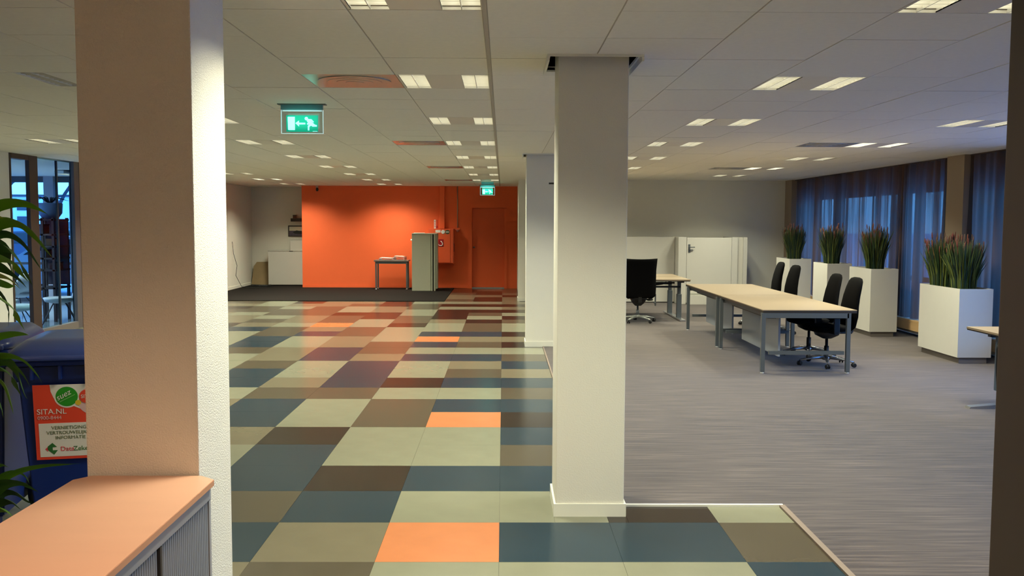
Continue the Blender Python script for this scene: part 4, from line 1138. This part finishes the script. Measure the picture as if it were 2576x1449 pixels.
    return t
wheelie((-2.145, 4.68, 0), math.radians(12), 'blue wheeled paper bin with orange and white sticker beside the big column', True)
wheelie((-2.97, 4.98, 0), math.radians(10), 'second blue wheeled bin, at the left edge behind the leafy plant', False)

# ------------------------------------------------------------------ tambour cabinet under the wooden top
t = root('tambour_cabinet', (-1.30, 2.35, 0), label='low grey shutter cabinet with beech top in the lower left corner', cat='cabinet')
X0, X1, Y0, Y1 = -.235, .24, -1.25, 1.0
MB().prism([(X0-.015, Y0), (X1+.015, Y0), (X1+.015, Y1-.015), (X1-.045, Y1+.035), (X0+.03, Y1+.035), (X0-.015, Y1-.02)], .742, .765, 'z').build('cabinet_top', beech_m, t, label='beech wood top')
MB().prism([(X0-.0165, Y0), (X1+.0165, Y0), (X1+.0165, Y1-.015), (X1-.045, Y1+.0365), (X0+.03, Y1+.0365), (X0-.0165, Y1-.02)], .744, .7635, 'z').build('edge_banding', mat('beech_edge', (196, 140, 104), .45), t)
MB().box(X0, X1-.03, Y0, Y1, .06, .742).build('carcass', tambour_m, t)
MB().box(X0+.03, X1-.05, Y0+.03, Y1-.03, 0, .06).build('plinth', edge_m, t)
MB().box(X1-.03, X1, Y0, Y1, .69, .742, bev=.002).build('top_rail', mat('rail_grey', (150, 152, 156), .4), t)
MB().box(X1-.03, X1, Y0, Y1, .06, .11, bev=.002).build('bottom_rail', MATS['rail_grey'], t)
MB().box(X1-.03, X1-.002, Y1-.02, Y1, .11, .69).build('side_stile', MATS['rail_grey'], t)
for a, b in ((Y1-.02, .50), (.485, Y0)):
    bb = MB(); y = b; 
    ys = []
    n = int((a-b)/.018)
    prof = []
    lo, hi = min(a, b), max(a, b); n = int((hi-lo)/.018)
    pts = []
    for i in range(n):
        q0 = lo + (hi-lo)*i/n; s_ = (hi-lo)/n
        pts += [(X1-.016, q0), (X1-.007, q0+.2*s_), (X1-.005, q0+.5*s_), (X1-.007, q0+.8*s_)]
    pts += [(X1-.016, hi), (X1-.03, hi), (X1-.03, lo)]
    bb.prism(pts, .11, .69, 'z').build('tambour_shutter', tambour_m, t)
MB().box(X1-.012, X1+.003, .484, .501, .11, .69).build('shutter_edge', edge_m, t)

# ------------------------------------------------------------------ leafy plant at the left edge
leafs = [mat('leaf_green', (104, 158, 34), .4, noise=.25, nscale=(6, 6, 6)), mat('leaf_dark', (58, 98, 34), .45, noise=.3, nscale=(6, 6, 6)), mat('leaf_lime', (168, 190, 60), .4, noise=.2, nscale=(6, 6, 6))]
PX, PY = -2.30, 3.9
t = root('dragon_tree', (PX, PY, 0), label='tall leafy green plant with arching strap leaves at the left edge', cat='plant')
MB().lathe([(.12, 0), (.15, .02), (.18, .28), (.185, .30), (.16, .30), (.155, .26)], seg=24).build('pot', mat('pot_dark', (60, 54, 50), .5), t)
MB().lathe([(.15, .25), (.15, .27)], seg=20).build('soil', soil_m, t)
cane = mat('cane_bark', (110, 92, 66), .8, noise=.2)
for (dx, dy, h_) in ((0, 0, 1.62), (-.07, .04, 1.12), (.05, -.05, .62)):
    MB().tube([(dx*.4, dy*.4, .2), (dx*.8, dy, h_*.5), (dx, dy, h_)], [.026, .022, .018], 8).build('cane', cane, t)
def leaf(pts, w, mi_):
    P = [Vector(p) for p in pts]
    # smooth the path
    Q = []
    for i in range(len(P)-1):
        p0, p1, p2, p3 = P[max(i-1, 0)], P[i], P[i+1], P[min(i+2, len(P)-1)]
        for k in range(4):
            u_ = k/4
            Q.append(.5*((2*p1)+(-p0+p2)*u_+(2*p0-5*p1+4*p2-p3)*u_*u_+(-p0+3*p1-3*p2+p3)*u_**3))
    Q.append(P[-1])
    b = MB(); rows = []
    n = len(Q)
    for i, q in enumerate(Q):
        tt = i/(n-1)
        tg = (Q[min(i+1, n-1)]-Q[max(i-1, 0)]).normalized()
        side = tg.cross(Vector((0, 0, 1)))
        side = side.normalized() if side.length > .05 else Vector((0, 1, 0))
        up_ = side.cross(tg).normalized()
        # turn the blade so that its width shows somewhat from the side as well
        sd = (side*.75 + up_*.65).normalized()
        ww = 1.45*w*(math.sin(PI*min(1, tt*1.05+.10))**.7)*(1 if tt < .97 else .2)
        nrm = sd.cross(tg).normalized()
        rows.append((b.bm.verts.new(q-sd*ww), b.bm.verts.new(q+nrm*ww*.25), b.bm.verts.new(q+sd*ww)))
    for A, B in zip(rows, rows[1:]):
        for k in (0, 1):
            f_ = b.bm.faces.new((A[k], A[k+1], B[k+1], B[k])); f_.smooth = True
    o = b.build('leaf', leafs[mi_], t, recalc=False)
    return o
def pxp(x, y, Y):           # measured leaf positions, in metres relative to the pot
    d_ = cam_axis((x-1288)/F_PX, 1, -(y-724.5)/F_PX); k = Y/d_.y
    return (d_.x*k-PX, Y-PY, d_.z*k+EYE)
LV = [
 ([(-60, 640), (-30, 540), (10, 514), (60, 512), (105, 530), (146, 556)], 3.85, .020, 0),
 ([(-60, 660), (-30, 585), (10, 560), (50, 566), (90, 598), (125, 640), (150, 668)], 3.80, .022, 0),
 ([(-60, 660), (-20, 600), (20, 590), (60, 615), (95, 665), (127, 712)], 3.9, .018, 1),
 ([(-60, 670), (-20, 625), (20, 628), (50, 665), (75, 705), (92, 745)], 3.75, .024, 1),
 ([(-60, 680), (-20, 650), (20, 655), (55, 690), (85, 725)], 3.7, .022, 0),
 ([(-60, 680), (-20, 668), (15, 680), (50, 705), (80, 740)], 3.95, .02, 1),
 ([(-60, 690), (-20, 705), (15, 715), (45, 722)], 3.8, .028, 0),
 ([(-60, 700), (-10, 745), (25, 772), (50, 810), (73, 850)], 3.75, .020, 0),
 ([(-60, 700), (-20, 720), (10, 750), (22, 790), (18, 850)], 3.9, .016, 1),
 ([(-60, 650), (-30, 575), (-10, 545), (14, 552)], 3.7, .018, 2),
 ([(-60, 650), (-20, 610), (15, 640), (35, 700), (60, 735)], 4.0, .02, 1),
 ([(-60, 690), (-20, 690), (20, 700), (60, 735)], 3.65, .016, 2),
 ([(-60, 640), (-90, 560), (-150, 520), (-220, 560)], 3.9, .022, 0),
 ([(-60, 650), (-110, 620), (-190, 640), (-240, 720)], 4.0, .022, 1),
 ([(-60, 650), (-70, 560), (-60, 480), (-20, 430)], 4.1, .018, 0),
 # second head
 ([(-50, 940), (-20, 860), (20, 842), (60, 840), (82, 848)], 3.9, .016, 0),
 ([(-50, 950), (-20, 905), (20, 895), (60, 908), (95, 945), (116, 985)], 3.8, .016, 0),
 ([(-50, 950), (-15, 915), (25, 915), (60, 945), (88, 1000)], 3.85, .018, 1),
 ([(-50, 950), (-15, 925), (20, 940), (45, 980), (66, 1022)], 3.75, .018, 1),
 ([(-50, 960), (-20, 945), (10, 970), (28, 1020), (38, 1060)], 3.9, .018, 0),
 ([(-50, 960), (-25, 975), (0, 1020), (10, 1060)], 3.8, .018, 1),
 ([(-50, 950), (-10, 900), (35, 925), (60, 990), (75, 1010)], 4.0, .016, 1),
 ([(-50, 950), (-90, 900), (-150, 930), (-190, 1010)], 3.9, .02, 0),
 # third head
 ([(-40, 1280), (0, 1215), (50, 1185), (110, 1172), (170, 1168), (230, 1164)], 3.8, .012, 0),
 ([(-40, 1280), (-10, 1215), (35, 1188), (65, 1200), (80, 1236)], 3.85, .014, 0),
 ([(-40, 1280), (0, 1225), (40, 1214), (80, 1228), (112, 1250)], 3.75, .02, 1),
 ([(-40, 1290), (0, 1245), (35, 1240), (70, 1262), (92, 1262)], 3.9, .02, 1),
 ([(-40, 1290), (0, 1262), (30, 1265), (60, 1290)], 3.8, .022, 1),
 ([(-40, 1290), (-10, 1280), (20, 1290), (45, 1320)], 3.7, .02, 0),
 ([(-40, 1280), (-30, 1200), (0, 1170), (30, 1180)], 4.0, .016, 0),
 ([(-40, 1280), (-90, 1220), (-150, 1250), (-190, 1330)], 3.9, .02, 0),
]
for pts, Yd, w_, mi_ in LV:
    n = len(pts)
    leaf([pxp(x, y, PY+(Yd-PY)*min(1, 2*i/(n-1))) for i, (x, y) in enumerate(pts)], w_, mi_)

# ------------------------------------------------------------------ dark door jamb at the right edge
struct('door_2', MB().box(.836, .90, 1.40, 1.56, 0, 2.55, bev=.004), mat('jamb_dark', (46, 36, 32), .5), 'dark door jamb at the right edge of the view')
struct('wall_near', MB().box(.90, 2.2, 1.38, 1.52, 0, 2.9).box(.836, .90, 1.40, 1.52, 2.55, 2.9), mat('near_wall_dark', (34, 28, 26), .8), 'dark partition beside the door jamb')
